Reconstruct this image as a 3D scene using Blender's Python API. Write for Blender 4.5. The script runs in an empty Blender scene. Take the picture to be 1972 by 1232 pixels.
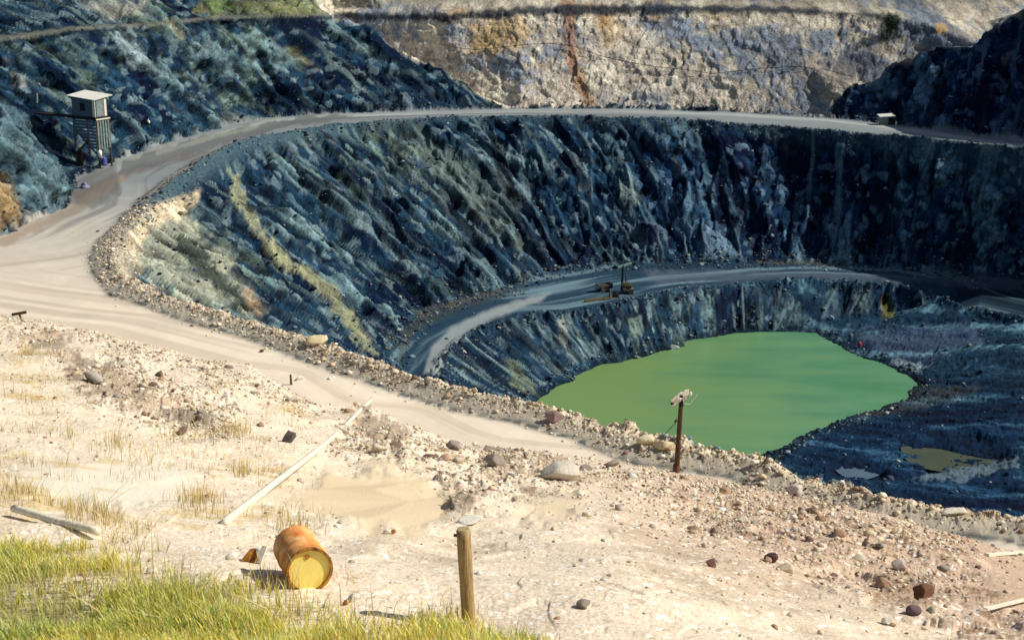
import bpy, bmesh, math, random
import numpy as np
from mathutils import Vector, Matrix
from mathutils.geometry import delaunay_2d_cdt
random.seed(7); RNG = np.random.default_rng(11)
scene = bpy.context.scene
COL = scene.collection

# ------------------------------------------------------------------ survey frame
F = 2709.0; PITCH = math.radians(15); EYE = 33.5
CP, SP = math.cos(PITCH), math.sin(PITCH)
def ray(px, py):
    a = (px-986)/F; b = (616-py)/F
    return a, CP+b*SP, -SP+b*CP
def Z(px, py, z):                       # survey point at a known level
    d = ray(px, py); t = (z-EYE)/d[2]
    return (d[0]*t, d[1]*t, z)
def Y(px, py, y):                       # survey point at a known distance
    d = ray(px, py); t = y/d[1]
    return (d[0]*t, y, EYE+d[2]*t)
def proj(x, y, z):
    dz = z-EYE
    dep = y*CP-dz*SP; up = y*SP+dz*CP
    return 986+F*x/dep, 616-F*up/dep, dep

# ------------------------------------------------------------------ noise
def _h(ix, iy, iz, s):
    n = (ix.astype(np.int64)*374761393 + iy.astype(np.int64)*668265263 + iz.astype(np.int64)*2147483647 + s*1274126177) & 0xffffffff
    n = ((n ^ (n >> 13))*1274126177) & 0xffffffff
    n = ((n ^ (n >> 15))*2246822519) & 0xffffffff
    n = n ^ (n >> 16)
    return (n.astype(np.float64)/4294967295.0).astype(np.float32)
def vnoise(x, y, z=None, s=0):
    if z is None: z = np.zeros_like(x)
    ix, iy, iz = np.floor(x), np.floor(y), np.floor(z)
    fx, fy, fz = x-ix, y-iy, z-iz
    fx = fx*fx*(3-2*fx); fy = fy*fy*(3-2*fy); fz = fz*fz*(3-2*fz)
    flat = not np.any(iz != iz.flat[0]) and not np.any(fz)
    def lay(k):
        a = _h(ix, iy, iz+k, s); b = _h(ix+1, iy, iz+k, s)
        c = _h(ix, iy+1, iz+k, s); d = _h(ix+1, iy+1, iz+k, s)
        return (a*(1-fx)+b*fx)*(1-fy)+(c*(1-fx)+d*fx)*fy
    r = lay(0)
    if not flat: r = r*(1-fz)+lay(1)*fz
    return (r*2-1).astype(np.float32)
def fbm(x, y, z=None, s=0, o=3, g=0.5):
    r = 0; a = 1; t = 0
    for k in range(o):
        f = 2.03**k
        r = r+a*vnoise(x*f+17.3*k, y*f-9.1*k, None if z is None else z*f, s+k); t += a; a *= g
    return r/t
def facets(u, v, s=0, tilt=1.0):
    """broken-rock cells: every cell is its own tilted plane; returns height, edge distance, cell value"""
    iu, iv = np.floor(u), np.floor(v)
    b1 = np.full(u.shape, 9., np.float32); b2 = b1.copy(); h = np.zeros_like(b1); cv = np.zeros_like(b1)
    zz = np.zeros_like(iu)
    for di in (-1, 0, 1):
        for dj in (-1, 0, 1):
            ci, cj = iu+di, iv+dj
            px = ci+_h(ci, cj, zz, s); py = cj+_h(ci, cj, zz, s+1)
            dx, dy = u-px, v-py
            d = dx*dx+dy*dy
            c = _h(ci, cj, zz, s+2)
            hh = (c-.5)+tilt*((_h(ci, cj, zz, s+3)-.5)*dx+(_h(ci, cj, zz, s+4)-.5)*dy)
            m = d < b1
            b2 = np.where(m, b1, np.minimum(b2, d))
            h = np.where(m, hh, h); cv = np.where(m, c, cv); b1 = np.where(m, d, b1)
    return h.astype(np.float32), (np.sqrt(b2)-np.sqrt(b1)).astype(np.float32), cv
def ss(a, b, x):
    t = np.clip((x-a)/(b-a), 0, 1); return t*t*(3-2*t)
def pdist(x, y, pts):
    """distance to a polyline"""
    r = np.full(x.shape, 1e9, np.float32)
    for (ax, ay), (bx, by) in zip(pts[:-1], pts[1:]):
        vx, vy = bx-ax, by-ay
        t = np.clip(((x-ax)*vx+(y-ay)*vy)/(vx*vx+vy*vy+1e-9), 0, 1)
        r = np.minimum(r, (x-ax-t*vx)**2+(y-ay-t*vy)**2)
    return np.sqrt(r)
def sdf(x, y, poly):
    """signed distance to a polygon, positive inside"""
    p = list(poly)+[poly[0]]
    ins = np.zeros(x.shape, bool)
    for (ax, ay), (bx, by) in zip(p[:-1], p[1:]):
        if ay == by: continue
        c = ((ay > y) != (by > y)) & (x < (bx-ax)*(y-ay)/(by-ay)+ax)
        ins ^= c
    d = pdist(x, y, p)
    return np.where(ins, d, -d)

# ------------------------------------------------------------------ survey of the pit
HR, HB = 15.0, 3.2          # haul road level, lower bench level (pond level is 0)
rim_far = [Z(px, py, HR) for px, py in [(1972,288),(1840,274),(1700,262),(1500,245),(1300,233),(1100,226),(900,227),(760,234),(680,241),(600,252),(520,267),(470,280),(440,292),(400,312),(345,350),(300,388),(262,432),(228,465),(217,495)]]
rim_near = [Z(px, py, HR) for px, py in [(226,528),(262,563),(380,603),(500,637),(620,682),(760,730),(900,772),(1040,800),(1130,828),(1270,878),(1440,902),(1560,944),(1700,980),(1850,1006),(1972,1022)]]
rim_right = [(25,38.5,HR),(40,32,HR),(56,30,HR),(68,38,HR),(74,60,HR),(76,85,HR),(70,106,HR),(60,120,HR)]
rim = rim_near+rim_right+rim_far
outer = [(-70,70,HR),(-50,78,HR)]+[Z(px, py, HR) for px, py in [(0,455),(60,425),(128,396),(140,372),(148,345),(200,316),(240,304),(285,286),(330,272),(400,252),(500,229),(600,221),(700,217),(850,212),(1000,209),(1200,210),(1400,216),(1600,227),(1700,238),(1850,257),(1972,272)]]+[(66,126,HR),(80,108,HR),(86,84,HR),(84,55,HR),(76,30,HR),(60,18,HR)]
crest_px = [(-300,560),(-150,585),(0,607),(130,622),(250,655),(380,690),(480,702),(560,752),(620,775),(720,778),(790,818),(880,848),(1000,862),(1110,872),(1200,887),(1303,908),(1400,924),(1500,943),(1600,964),(1700,990),(1850,1036),(1972,1066),(2150,1110)]
road_near = []; mound = []
for px, py in crest_px:
    yr = Z(px, py, HR)[1]
    k = .90
    c = Y(px, py, yr*k); mound.append(c)
    e = (c[0]*1.055, c[1]*1.055, HR); road_near.append(e)
rows = []
for s in (.04,.1,.17,.26,.36,.48,.6,.72,.84,1.0,1.3):
    r = []
    for (px, py), c in zip(crest_px, mound):
        q = py+(1232-py)*s
        yb = 15.0+3.5*float(ss(1100, 1972, np.float64(px)))
        yy = yb*(c[1]/yb)**((1-s)**1.5) if s <= 1 else yb*(.8)
        r.append(Y(px, q, yy))
    rows.append(r)
toe = [Z(px, py, HB) for px, py in [(750,690),(762,655),(800,610),(880,583),(1000,553),(1085,522),(1200,516),(1300,511),(1400,509),(1500,508),(1600,512),(1700,519),(1800,530),(1900,538),(1972,543)]]
toe_hid = [(56,112,3.2),(62,95,3.0),(63,75,2.5),(58,58,2.),(46,50,1.8),(34,56,1.6),(22,62,1.8),(12,66,2.2),(4,73,2.8),(-3,82,3.1),(-7.5,92,3.2)]
toe_all = toe+toe_hid
icrest = [(0,85,2.6),(-4,91,3.1)]+[Z(px, py, HB) for px, py in [(842,718),(862,690),(885,664),(930,637),(1010,612),(1100,603),(1180,590),(1250,573),(1330,558),(1420,552),(1500,545),(1600,543),(1700,549),(1775,560),(1815,580)]]+[Z(1880,598,3.1), Z(1972,618,3.0), (54,113,3.0)]
ifoot = [Z(px, py, z) for px, py, z in [(1570,624,.5),(1640,614,.7),(1720,611,1.0),(1795,605,1.5)]]
shore_far = [Z(px, py, 0) for px, py in [(1035,768),(1075,742),(1110,722),(1150,706),(1200,697),(1250,682),(1300,670),(1325,656),(1370,648),(1420,640),(1500,637),(1570,641),(1610,664),(1640,682),(1700,703),(1745,722),(1772,742)]]
shore_near = [Z(px, py, 0) for px, py in [(1745,765),(1700,786),(1650,800),(1560,832),(1500,862),(1440,886)]]+[(12,86,0),(6,88.5,0),(2.5,95,0)]
shore = shore_far+shore_near
def pull(pl, k, z):           # the pond bed, inside the shoreline
    cx = sum(p[0] for p in pl)/len(pl); cy = sum(p[1] for p in pl)/len(pl)
    return [(cx+(p[0]-cx)*k, cy+(p[1]-cy)*k, z) for p in pl]
bed = pull(shore, .75, -1.5)
floor_pts = [Z(px, py, z) for px, py, z in [(1850,640,2.0),(1900,700,1.6),(1800,720,.6),(1972,800,1.4),(1850,800,.7),(1700,850,.4),(1600,900,.4),(1800,950,.5),(1972,950,.8),(1972,680,2.2)]]+[(40,80,.9),(30,66,.9),(48,92,1.8),(20,72,.8)]
# left hill
spurL = [Y(-260,20,92), Y(-120,80,97), Y(0,165,100), Y(60,240,102.5), Y(105,305,104), Y(140,362,104.6)]
gully = [Y(-260,160,104), (-55,112,17.5), (-44,113,16.2), (-37.5,113.5,15.2)]
ledge = [Y(-260,80,118), Y(0,76,125), Y(150,54,131), Y(300,47,141), Y(420,33,151), Y(520,30,159), Y(640,30,169)]
ledge2 = [Y(-260,73,121), Y(0,70,128), Y(150,48,133.5), Y(300,42,143.5), Y(420,29,153.5), Y(520,26,161.5), Y(640,24,173)]
hillL = [Y(-260,-190,150), Y(0,-180,155), Y(150,-170,160), Y(300,-160,168), Y(420,-150,178), Y(520,-140,186), Y(640,-120,196)]
spurM = [Y(640,30,169), Y(700,52,170), Y(770,92,169), Y(820,118,168), Y(880,148,166.5), Y(930,182,164.8), Y(962,206,163.6)]
backM = [(-26,183,16.5),(-18,178,15.5),(-10,173,15),(-3.5,167.5,15),(0,165,15)]
pale_top = [Y(640,22,188), Y(740,30,185), Y(850,28,181), Y(1000,20,178.5), Y(1100,14,177.5), Y(1200,12,177), Y(1400,16,174), Y(1600,24,171.5), Y(1750,34,168), Y(1900,40,172), Y(2100,40,180)]
pale_mid = [Y(880,100,175), Y(1000,112,171), Y(1200,112,169), Y(1400,118,166), Y(1560,124,163.5)]
band_top = [Y(640,16,190), Y(740,18,187), Y(850,12,183), Y(1000,6,180.5), Y(1100,2,179.5), Y(1200,0,179), Y(1400,4,176), Y(1600,13,173.5), Y(1750,24,170), Y(1900,28,174), Y(2100,28,182)]
far_top = [Y(px, -160, 215) for px in (640,900,1200,1500,1800,2100)]
spurR = [Y(1592,222,155.6), Y(1602,184,156.3), Y(1640,160,156.5), Y(1690,148,156), Y(1706,126,155.3), Y(1770,100,154.3), Y(1800,87,153.3), Y(1880,86,151.5), Y(1925,42,149.5), Y(1972,14,147), (62,141,36), (78,125,41),(92,105,44), (98,80,44), (94,50,42), (86,25,40), (80,0,38)]  # unseen crest points at the right end, raised to shade the bench
spurRm = [Y(1660,185,154.6), Y(1750,180,152), Y(1850,172,147), Y(1972,160,142)]
backR = [(40,160,17),(46,160,18),(54,158,22),(66,152,30)]
hull = [(-160,0,31),(-160,60,24),(-160,110,34),(-160,150,44),(-130,225,50),(-60,240,52),(0,255,46),(60,255,46),(130,240,54),(160,160,58),(160,60,54),(160,0,38),(0,.5,31.6),(-20,1,31.2),(20,1,31.2),(-70,0,31),(70,0,34)]
near = [(-6,6,28.6),(0,6,28.6),(6,6,28.6),(-3,3,30.3),(3,3,30.3),(-20,8,28.4),(20,9,27.6),(35,12,26),(-40,14,28),(48,10,28),(-60,40,25)]
polys = [rim+[rim[0]], outer, mound, road_near, toe_all+[toe_all[0]], icrest, ifoot, shore+[shore[0]], bed+[bed[0]],
         spurL, gully, ledge, ledge2, hillL, spurM, backM, pale_top, pale_mid, band_top, far_top, spurR, spurRm, backR]+rows
free = floor_pts+hull+near
V3 = []; ED = []; idx = {}
def addp(p):
    k = (round(p[0], 2), round(p[1], 2))
    if k not in idx:
        idx[k] = len(V3); V3.append(p)
    return idx[k]
for pl in polys:
    ids = [addp(p) for p in pl]
    ED += [(a, b) for a, b in zip(ids[:-1], ids[1:]) if a != b]
for p in free: addp(p)
vo, eo, fo, ov, oe, of_ = delaunay_2d_cdt([Vector((p[0], p[1])) for p in V3], ED, [], 0, 1e-4)
VX = np.array([(v.x, v.y, 0.) for v in vo])
for i, o in enumerate(ov):
    if o: VX[i, 2] = V3[o[0]][2]
    else:
        best = min(((pdist(np.array([VX[i,0]]), np.array([VX[i,1]]), [V3[a][:2], V3[b][:2]])[0], a, b) for a, b in ED))
        a, b = V3[best[1]], V3[best[2]]
        L = math.hypot(b[0]-a[0], b[1]-a[1]); t = math.hypot(VX[i,0]-a[0], VX[i,1]-a[1])/L
        VX[i, 2] = a[2]*(1-t)+b[2]*t
        print('crossing at', np.round(VX[i], 1), 'px', [round(q) for q in proj(*VX[i])[:2]])
EE = np.array([tuple(e) for e in eo])

# ------------------------------------------------------------------ section lines fanned over the pit
QUAL = 1.0
NC, NR = int(1280*QUAL), int(1050*QUAL)
A = np.concatenate([np.linspace(-.62, -.425, 60, endpoint=False), np.linspace(-.425, .425, NC, endpoint=False), np.linspace(.425, .62, 60)])
dense = np.concatenate([np.geomspace(1.5, 60, 900), np.linspace(60.05, 235, 2600)])
YQ = np.zeros((len(A), NR)); ZD = []
P0, P1 = VX[EE[:, 0]], VX[EE[:, 1]]
for k, a in enumerate(A):
    f0 = P0[:, 0]-a*P0[:, 1]; f1 = P1[:, 0]-a*P1[:, 1]
    m = (f0*f1 < 0)
    t = f0[m]/(f0[m]-f1[m])
    yy = P0[m, 1]+t*(P1[m, 1]-P0[m, 1]); zz = P0[m, 2]+t*(P1[m, 2]-P0[m, 2])
    o = np.argsort(yy); yy, zz = yy[o], zz[o]
    zd = np.interp(dense, yy, zz); ZD.append(zd.astype(np.float32))
    q = math.sqrt(1+a*a)
    R = np.hypot(dense*q, zd-EYE)
    th = np.arctan2(zd-EYE, dense*q)
    run = np.maximum.accumulate(th)
    vis = .16+.84*np.clip(1-(run-th-.003)/.006, 0, 1)
    ds = np.hypot(np.diff(dense)*q, np.diff(zd)); Rm = (R[1:]+R[:-1])/2
    w = (.45*ds/Rm+np.abs(np.diff(th)))*np.minimum(vis[1:], vis[:-1])
    w = w*(.12+.88*np.clip((math.radians(-.6)-th[1:])/.02, 0, 1)); w = w*(.15+.85*np.clip((th[1:]-math.radians(-32))/.04, 0, 1))
    cum = np.concatenate([[0], np.cumsum(w)])
    YQ[k] = np.interp(np.linspace(0, cum[-1], NR), cum, dense)
K = 14
ker = np.hanning(2*K+3)[1:-1]; ker /= ker.sum()
pad = np.concatenate([np.repeat(YQ[:1], K, 0), YQ, np.repeat(YQ[-1:], K, 0)])
YS = sum(ker[i]*pad[i:i+len(A)] for i in range(2*K+1))
GX = np.zeros(YS.shape, np.float32); GY = YS.astype(np.float32); GZ = GX.copy()
for k, a in enumerate(A):
    GX[k] = a*YS[k]; GZ[k] = np.interp(YS[k], dense, ZD[k])
print('grid', GX.shape)

# smoothing of the survey facets (kept off the sharp steps by being slight)
def gauss(Aa, n):
    for _ in range(n):
        B = Aa.copy()
        B[:, 1:-1] = .25*Aa[:, :-2]+.5*Aa[:, 1:-1]+.25*Aa[:, 2:]
        Aa = B.copy()
        B[1:-1] = .25*Aa[:-2]+.5*Aa[1:-1]+.25*Aa[2:]
        Aa = B
    return Aa
def normals(X, Yv, Zv):
    P = np.stack([X, Yv, Zv], -1)
    du = np.gradient(P, axis=0); dv = np.gradient(P, axis=1)
    n = np.cross(du, dv); n /= (np.linalg.norm(n, axis=-1, keepdims=True)+1e-9)
    return n
GZ = gauss(GZ, 3)
N = normals(GX, GY, gauss(GZ, 12))
x, y, z = GX, GY, GZ
# ---- zones in plan
xy = lambda l: [(p[0], p[1]) for p in l]
jx = fbm(x/3, y/3, s=50, o=3)*.9; jy = fbm(x/3+40, y/3, s=60, o=3)*.9
s_rim = sdf(x, y, xy(rim)); s_toe = sdf(x, y, xy(toe_all))
s_shore = sdf(x, y, xy(shore))+.8*fbm(x/2.6, y/2.6, s=55, o=3)
bench_poly = xy(toe)+[(56,112.5)]+xy(icrest[::-1])+[(-7.5,92)]
s_bench = sdf(x, y, bench_poly)
road_poly = xy(outer)+[(60,18),(40,24)]+xy(road_near[::-1])
s_rd = sdf(x, y, road_poly)
pit = s_rim > 0
road_d = np.where(pit, -s_rim, s_rd)           # >0 on the haul road
fore_poly = [(-160,-5)]+[(-160,60)]+xy(road_near)+[(60,18),(160,30),(160,-5)]
s_fore = sdf(x, y, fore_poly)
PX, PY, DEP = proj(x, y, z)
upper = (~pit) & (s_rd < 0) & (s_fore < 0)
paleP = xy(spurM[::-1])+[(-40,200),(-40,260),(160,260),(120,190)]+[(60,158)]+xy(spurR[:10][::-1])+xy(outer[20:25][::-1])
s_pale = sdf(x, y, xy(spurM)+[(0.8,163.5)]+xy([p for p in outer if p[1] > 150 and p[0] > 1])[:3]+xy(spurR[:10])+[(62,141),(76,150),(150,180),(150,300),(-60,300),(-33,187)])
w_fore = ss(-.4, .4, s_fore)
jf = fbm(x/.8, y/.8, s=52, o=3)
w_road = ss(-.14, .14, road_d+jx*.45+jf*.35)*(1-w_fore)
w_bench = ss(-.15, .15, s_bench+jx*.5+jf*.4)*pit
w_floor = ss(-1, 1, s_toe+jx)*(1-w_bench)*pit
w_pale = ss(-.2, .2, s_pale+jx*1.2+jf*.6)*upper*ss(-.2,.2,-s_rd)
w_wall = np.clip(1-w_fore-w_road-w_bench-w_pale, 0, 1)*(1-w_floor)   # dark rock faces
slope = 1-np.abs(N[..., 2])
steep = ss(.06, .22, slope); steepW = ss(.012, .06, slope)
# wall coordinates: h runs round the pit, z up; strata lean down to the right on the left and centre
phi = np.arctan2(x-14, 30+np.abs(y-70))
h = np.arctan2(x-16, np.maximum(y-92, -60)+0.01)*42
lean = .95-.85*ss(8, 30, x)
lk = np.where(z < 15.2, .30, .5); ca, sa = np.cos(lean*lk), np.sin(lean*lk)
zz_ = z*1.15
U = h*ca+zz_*sa; W = -h*sa+zz_*ca
flatw = 1-steep
steep = np.where(w_wall > .5, steepW, steep)
steep = np.where((w_floor > .5) & (x < 14) & (s_shore < -.8), ss(.006, .03, slope), steep)
# big ribs and gullies
rib = fbm(U/3.4, W/13, s=3, o=2)
f1, e1, c1 = facets(U/2.3+.4*vnoise(U/2, W/2, s=9), W/6.0, s=20)
f2, e2, c2 = facets(U/.85+.3*vnoise(U, W, s=8), W/1.9, s=30)
f3, e3, c3 = facets(U/.33, W/.55, s=40)
f4, e4, c4 = facets(h/.6, z/.5, s=45)
f5, e5, c5 = facets(U/1.2+.25*vnoise(U/2, W/3, s=66), W/5.5, s=61, tilt=1.8)
wallrel = gauss(rib*.8+f1*.8-.12*(1-ss(0, .12, e1)), 4)+gauss(f5*.6, 1)+gauss(f2*.42-.06*(1-ss(0,.12,e2)), 1)+f3*.13+f4*.13
inner_cliff = pit & (s_toe > 0) & (s_bench < 0) & (s_shore < 1)
amp = steep*np.clip(ss(0, 2.0, np.abs(s_rim))*ss(0, 1.5, np.abs(s_toe)), .25, 1)
amp = amp*np.where(s_toe > 0, .62, 1)*np.where(pit & (x < 12), 1.15, 1)
wp_h = x; 
g1, ge1, gc1 = facets(wp_h/2.6+.3*vnoise(x, z, s=14), z/2.2, s=70)
g2, ge2, gc2 = facets(wp_h/.8, z/.7, s=75)
palerel = fbm(wp_h/6, z/5, s=77, o=2)*.3+g1*.24+g2*.2+f3*.14
w_wet = ss(-1.1, -.2, s_shore)*(s_toe > 0)
D_wall = (w_wall*wallrel + w_floor*wallrel*.75*steep + w_pale*palerel)*amp
# rubble on everything that is not a graded road
b1, be1, bc1 = facets(x/.9+.3*jx, y/.9+.3*jy, s=80)
b2, be2, bc2 = facets(x/.28, y/.28, s=85)
b3, be3, bc3 = facets(x/.09, y/.09, s=90)
D_fl = (w_floor*(1-steep))*(fbm(x/4, y/4, s=91, o=3)*.22+b1*.10+b2*.06)
lg = (x*.45+y*.89)/2.2+1.2*fbm(x/6, y/6, s=190, o=2); lf = lg-np.floor(lg)
D_fl += (w_floor*(1-steep))*(x > 14)*(.34*ss(.0, .18, lf)*(1-lf))*ss(-1, 4, -s_shore)*(.5+.5*fbm(x/4, y/4, s=192, o=2))
D_fl += w_bench*(fbm(x/3, y/3, s=93, o=3)*.10)
# foreground: mounds, a smooth dry flat, rough rubble bands
def pm(poly, soft=14, jit=10, s=0, sc=30.):
    """patch of ground or rock outlined on the survey sheet, ragged edge"""
    xs = [p[0] for p in poly]; ys = [p[1] for p in poly]
    m = (PX > min(xs)-60) & (PX < max(xs)+60) & (PY > min(ys)-60) & (PY < max(ys)+60)
    r = np.zeros(PX.shape, np.float32)
    if m.any():
        a, b = PX[m], PY[m]
        d = sdf(a, b, poly)+jit*fbm(a/sc, b/sc, s=s+200, o=3)
        r[m] = ss(-soft, soft, d)
    return r
F0 = w_fore
flat1 = pm([(640,905),(760,905),(870,960),(870,1005),(760,1030),(640,1010),(560,960)], 30, 26, 1)*F0
flat2 = pm([(60,880),(360,890),(350,980),(120,985),(20,940)], 34, 26, 2)*F0
flat3 = pm([(1010,960),(1100,955),(1110,1000),(1000,1010)], 24, 16, 3)*F0
flat4 = pm([(1880,1060),(2100,1080),(2100,1180),(1930,1170)], 12, 10, 5)*F0
rub1 = pm([(110,690),(250,700),(420,760),(470,800),(420,850),(300,820),(130,745)], 16, 22, 4)*F0
rub2 = pm([(660,790),(780,830),(1000,850),(1130,900),(1120,960),(960,990),(860,985),(760,900),(640,870)], 20, 26, 6)*F0
rub3 = pm([(1120,900),(1400,930),(1700,1000),(1972,1070),(1972,1232),(1850,1232),(1500,1060),(1250,960)], 26, 30, 7)*F0
rub4 = pm([(200,600),(330,650),(600,760),(620,800),(400,740),(120,650),(0,640),(0,610)], 12, 16, 8)*F0
flat = np.clip(flat1+flat2*.8+flat3+flat4*.6, 0, 1)
rub = np.clip(rub1+rub2*.9+rub3*.75+rub4*.6, 0, 1)*(1-flat)
near_w = ss(6, 14, y)
big = fbm(x/5, y/5, s=95, o=3)
D_f = F0*near_w*(big*.42*(1-flat*.8) + (fbm(x/1.4, y/1.4, s=97, o=3)*.16+b1*.12)*(1-flat)*(.35+1.1*rub)
      + b2*.05*(1-flat)*(.2+1.3*rub)+b3*.022*(1-flat)*(.4+rub))
crest_keep = .4+.6*ss(0, 6, pdist(x, y, xy(mound)))
D_f = gauss(D_f*crest_keep, 1)
# the bank of bulldozed stone along the edge of the road
bd = s_rim
nearside = (y < 92) | (x < -18)
bh = np.where(nearside, .48, .28)*(1+.5*fbm(x/3.2, y/3.2, s=99, o=2))
bermw = np.exp(-((bd-.1)/np.where(nearside, .95, .8))**2)
D_b = bermw*bh+bermw*(b1*.12+b2*.10+b3*.03)
D_fl -= .34*pm([(1600,895),(1650,888),(1705,900),(1700,922),(1640,926),(1600,912)], 14, 8, 70)*w_floor+.36*pm([(1755,870),(1800,846),(1895,846),(1940,880),(1890,898),(1790,902)], 16, 10, 71)*w_floor
toe_b = np.exp(-((s_toe+.2)/.7)**2)*(.15+b1*.2)*np.where(y > 95, 1, 0)
ic_b = np.exp(-(pdist(x, y, xy(icrest))/.7)**2)*(.25+b1*.3+b2*.15)
D_r = w_road*(fbm(x/5, y/5, s=101, o=2)*.06+fbm(x/.6, y/.6, s=102, o=2)*.01)*(1-bermw)
outer_b = np.exp(-(s_rd/.7)**2)*upper*(b1*.3+b2*.2+.1)
GX = x+N[..., 0]*D_wall; GY = y+N[..., 1]*D_wall
GZ = z+N[..., 2]*D_wall+D_fl+D_f+D_b*(1-F0)+toe_b+ic_b+D_r+outer_b
# pond bed stays below the water line
GZ = np.where((s_shore > .5), np.minimum(GZ, -.15), GZ)
shoreband = (s_shore < 0) & (s_shore > -2.5) & (s_toe > 0)
GZ = np.where(shoreband, np.maximum(GZ, .04+.1*b2+(-s_shore)*.05), GZ)
x, y, z = GX, GY, GZ
PX, PY, DEP = proj(x, y, z)
N2 = normals(x, y, z)

# ------------------------------------------------------------------ colours of rock and soil, some painted shade
def C(r, g, b): return np.array([((c/255.)/12.92 if c/255. <= .04045 else ((c/255.+.055)/1.055)**2.4) for c in (r, g, b)], np.float32)
def mixc(base, col, w): return base*(1-w[..., None])+col*w[..., None]
shp = x.shape+(3,)
one = np.ones(x.shape, np.float32)
t1 = fbm(U/2.2, W/7, s=110, o=4); t2 = fbm(U/.5, W/1.2, s=115, o=3); t3 = fbm(h/9, z/6, s=118, o=3)
tw = .5+.5*t1
dark = np.zeros(shp, np.float32)+C(32,60,82)
dark = mixc(dark, C(100,126,130), ss(.1, .7, t1+.7*(c1-.5)+.5*(c2-.5)+.4*t2))
dark = mixc(dark, C(8,26,50), ss(.0, .6, -t1+.9*(c2-.5)+.3*t2))
dark = mixc(dark, C(96,112,96), ss(.35, .85, t3+.8*t2)*.55)
dark = mixc(dark, C(128,118,96), ss(.55, .95, fbm(U/1.1, W/3, s=121, o=3)+.3*(c2-.5))*.6)
dark *= (1-.55*(1-ss(0, .10, e1)))[..., None]*(1-.45*(1-ss(0, .12, e2)))[..., None]
dark *= (1+.9*(c3-.5)+.6*(c2-.5)+.5*(c4-.5))[..., None]
dark = mixc(dark, C(120,140,144), ss(.86, .95, c4)*.5*steep)
dark = mixc(dark, C(10,18,34), ss(.84, .95, 1-c4)*.6*steep)
dark = mixc(dark, C(136,162,164), ss(.93, .99, c3)*.55*steep)
t5 = fbm(U/.55+.4*t1, W/8, s=181, o=3); t6 = fbm(U/.9, W/7, s=186, o=3)
dark = mixc(dark, C(116,136,134), ss(.22, .6, t5+.3*(c5-.5))*.6)
dark = mixc(dark, C(6,20,42), ss(.15, .55, t6+.5*(c5-.5))*.8)
u1 = fbm(x/6, z/3.2, s=130, o=4); u2 = fbm(x/1.5, z/1.1, s=135, o=4); u3 = fbm(x/.5, z/.5, s=137, o=2)
pale = np.zeros(shp, np.float32)+C(202,190,172)
pale = mixc(pale, C(230,220,196), ss(-.05, .6, u2+.5*(gc1-.5)+.4*ss(20, 25, z)-.1))
pale = mixc(pale, C(130,140,152), ss(.0, .6, u1-.3*u2+.5*(gc2-.5)+.25*ss(10, 30, x)))
pale = mixc(pale, C(176,142,84), ss(.15, .7, fbm(x/3.5+5, z/2.5, s=140, o=3))*ss(18, 24, z)*ss(40, 10, x)*.85)
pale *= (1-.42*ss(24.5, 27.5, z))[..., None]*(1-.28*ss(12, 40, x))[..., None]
pale *= (1-.35*(1-ss(0, .10, ge1)))[..., None]*(1-.4*(1-ss(0, .12, ge2)))[..., None]*(1+.5*(gc2-.5)+.35*u3)[..., None]
road = np.zeros(shp, np.float32)+C(226,211,189)
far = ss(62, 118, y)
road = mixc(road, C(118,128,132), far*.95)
ctr = np.exp(-((road_d-2.6-.5*fbm(h/20, h*0, s=151))/1.3)**2)*ss(95, 130, y)
road = mixc(road, C(172,176,172), ctr*.75)
trk = fbm(road_d/1.1, h/14, s=150, o=3)
road = mixc(road, C(92,96,98), ss(.05, .6, trk+.3*fbm(road_d/.35, h/5, s=152, o=2))*(.16+.6*far))
tr2 = fbm(road_d/.5, h/22, s=195, o=3)
road = mixc(road, C(178,160,136), ss(.05, .5, tr2+.4*trk)*.38*(1-far))
road = mixc(road, C(236,226,206), ss(.1, .5, -tr2)*.42*(1-far))
road = mixc(road, C(170,150,128), np.exp(-((road_d-.3)/1.1)**2)*.5*(1-far))
road *= (1+.10*fbm(x/2, y/2, s=153, o=3)+.07*trk)[..., None]
bench = np.zeros(shp, np.float32)+C(38,62,80)
btrk = fbm(pdist(x, y, xy(icrest))/1.0, h/16, s=155, o=3)
bench = mixc(bench, C(104,130,140), ss(.1, .6, btrk))
bench = mixc(bench, C(22,42,60), ss(.1, .7, -btrk+.2*t2))
sw = fbm((x*.5+y*.86)/1.6+1.5*vnoise(x/9, y/9, s=158), (x*.86-y*.5)/9, s=157, o=4)
bench *= (1-.55*ss(38, 43, x))[..., None]  # right end darkened in the colour to dull its sunlit wedge
flr = np.zeros(shp, np.float32)+C(28,52,76)
flr = mixc(flr, C(96,128,150), ss(.15, .6, sw+.3*t2)*.75)
flr = mixc(flr, C(10,24,44), ss(-.05, .5, -sw+.4*t2)*.85)
flr[..., 1] *= 1.12
flr *= (1+.5*(bc1-.5)+.5*(bc2-.5)+.3*t2)[..., None]
flr = flr*(steep[..., None] < .5)+mixc(dark, flr, 1-steep)*(steep[..., None] >= .5)
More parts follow.
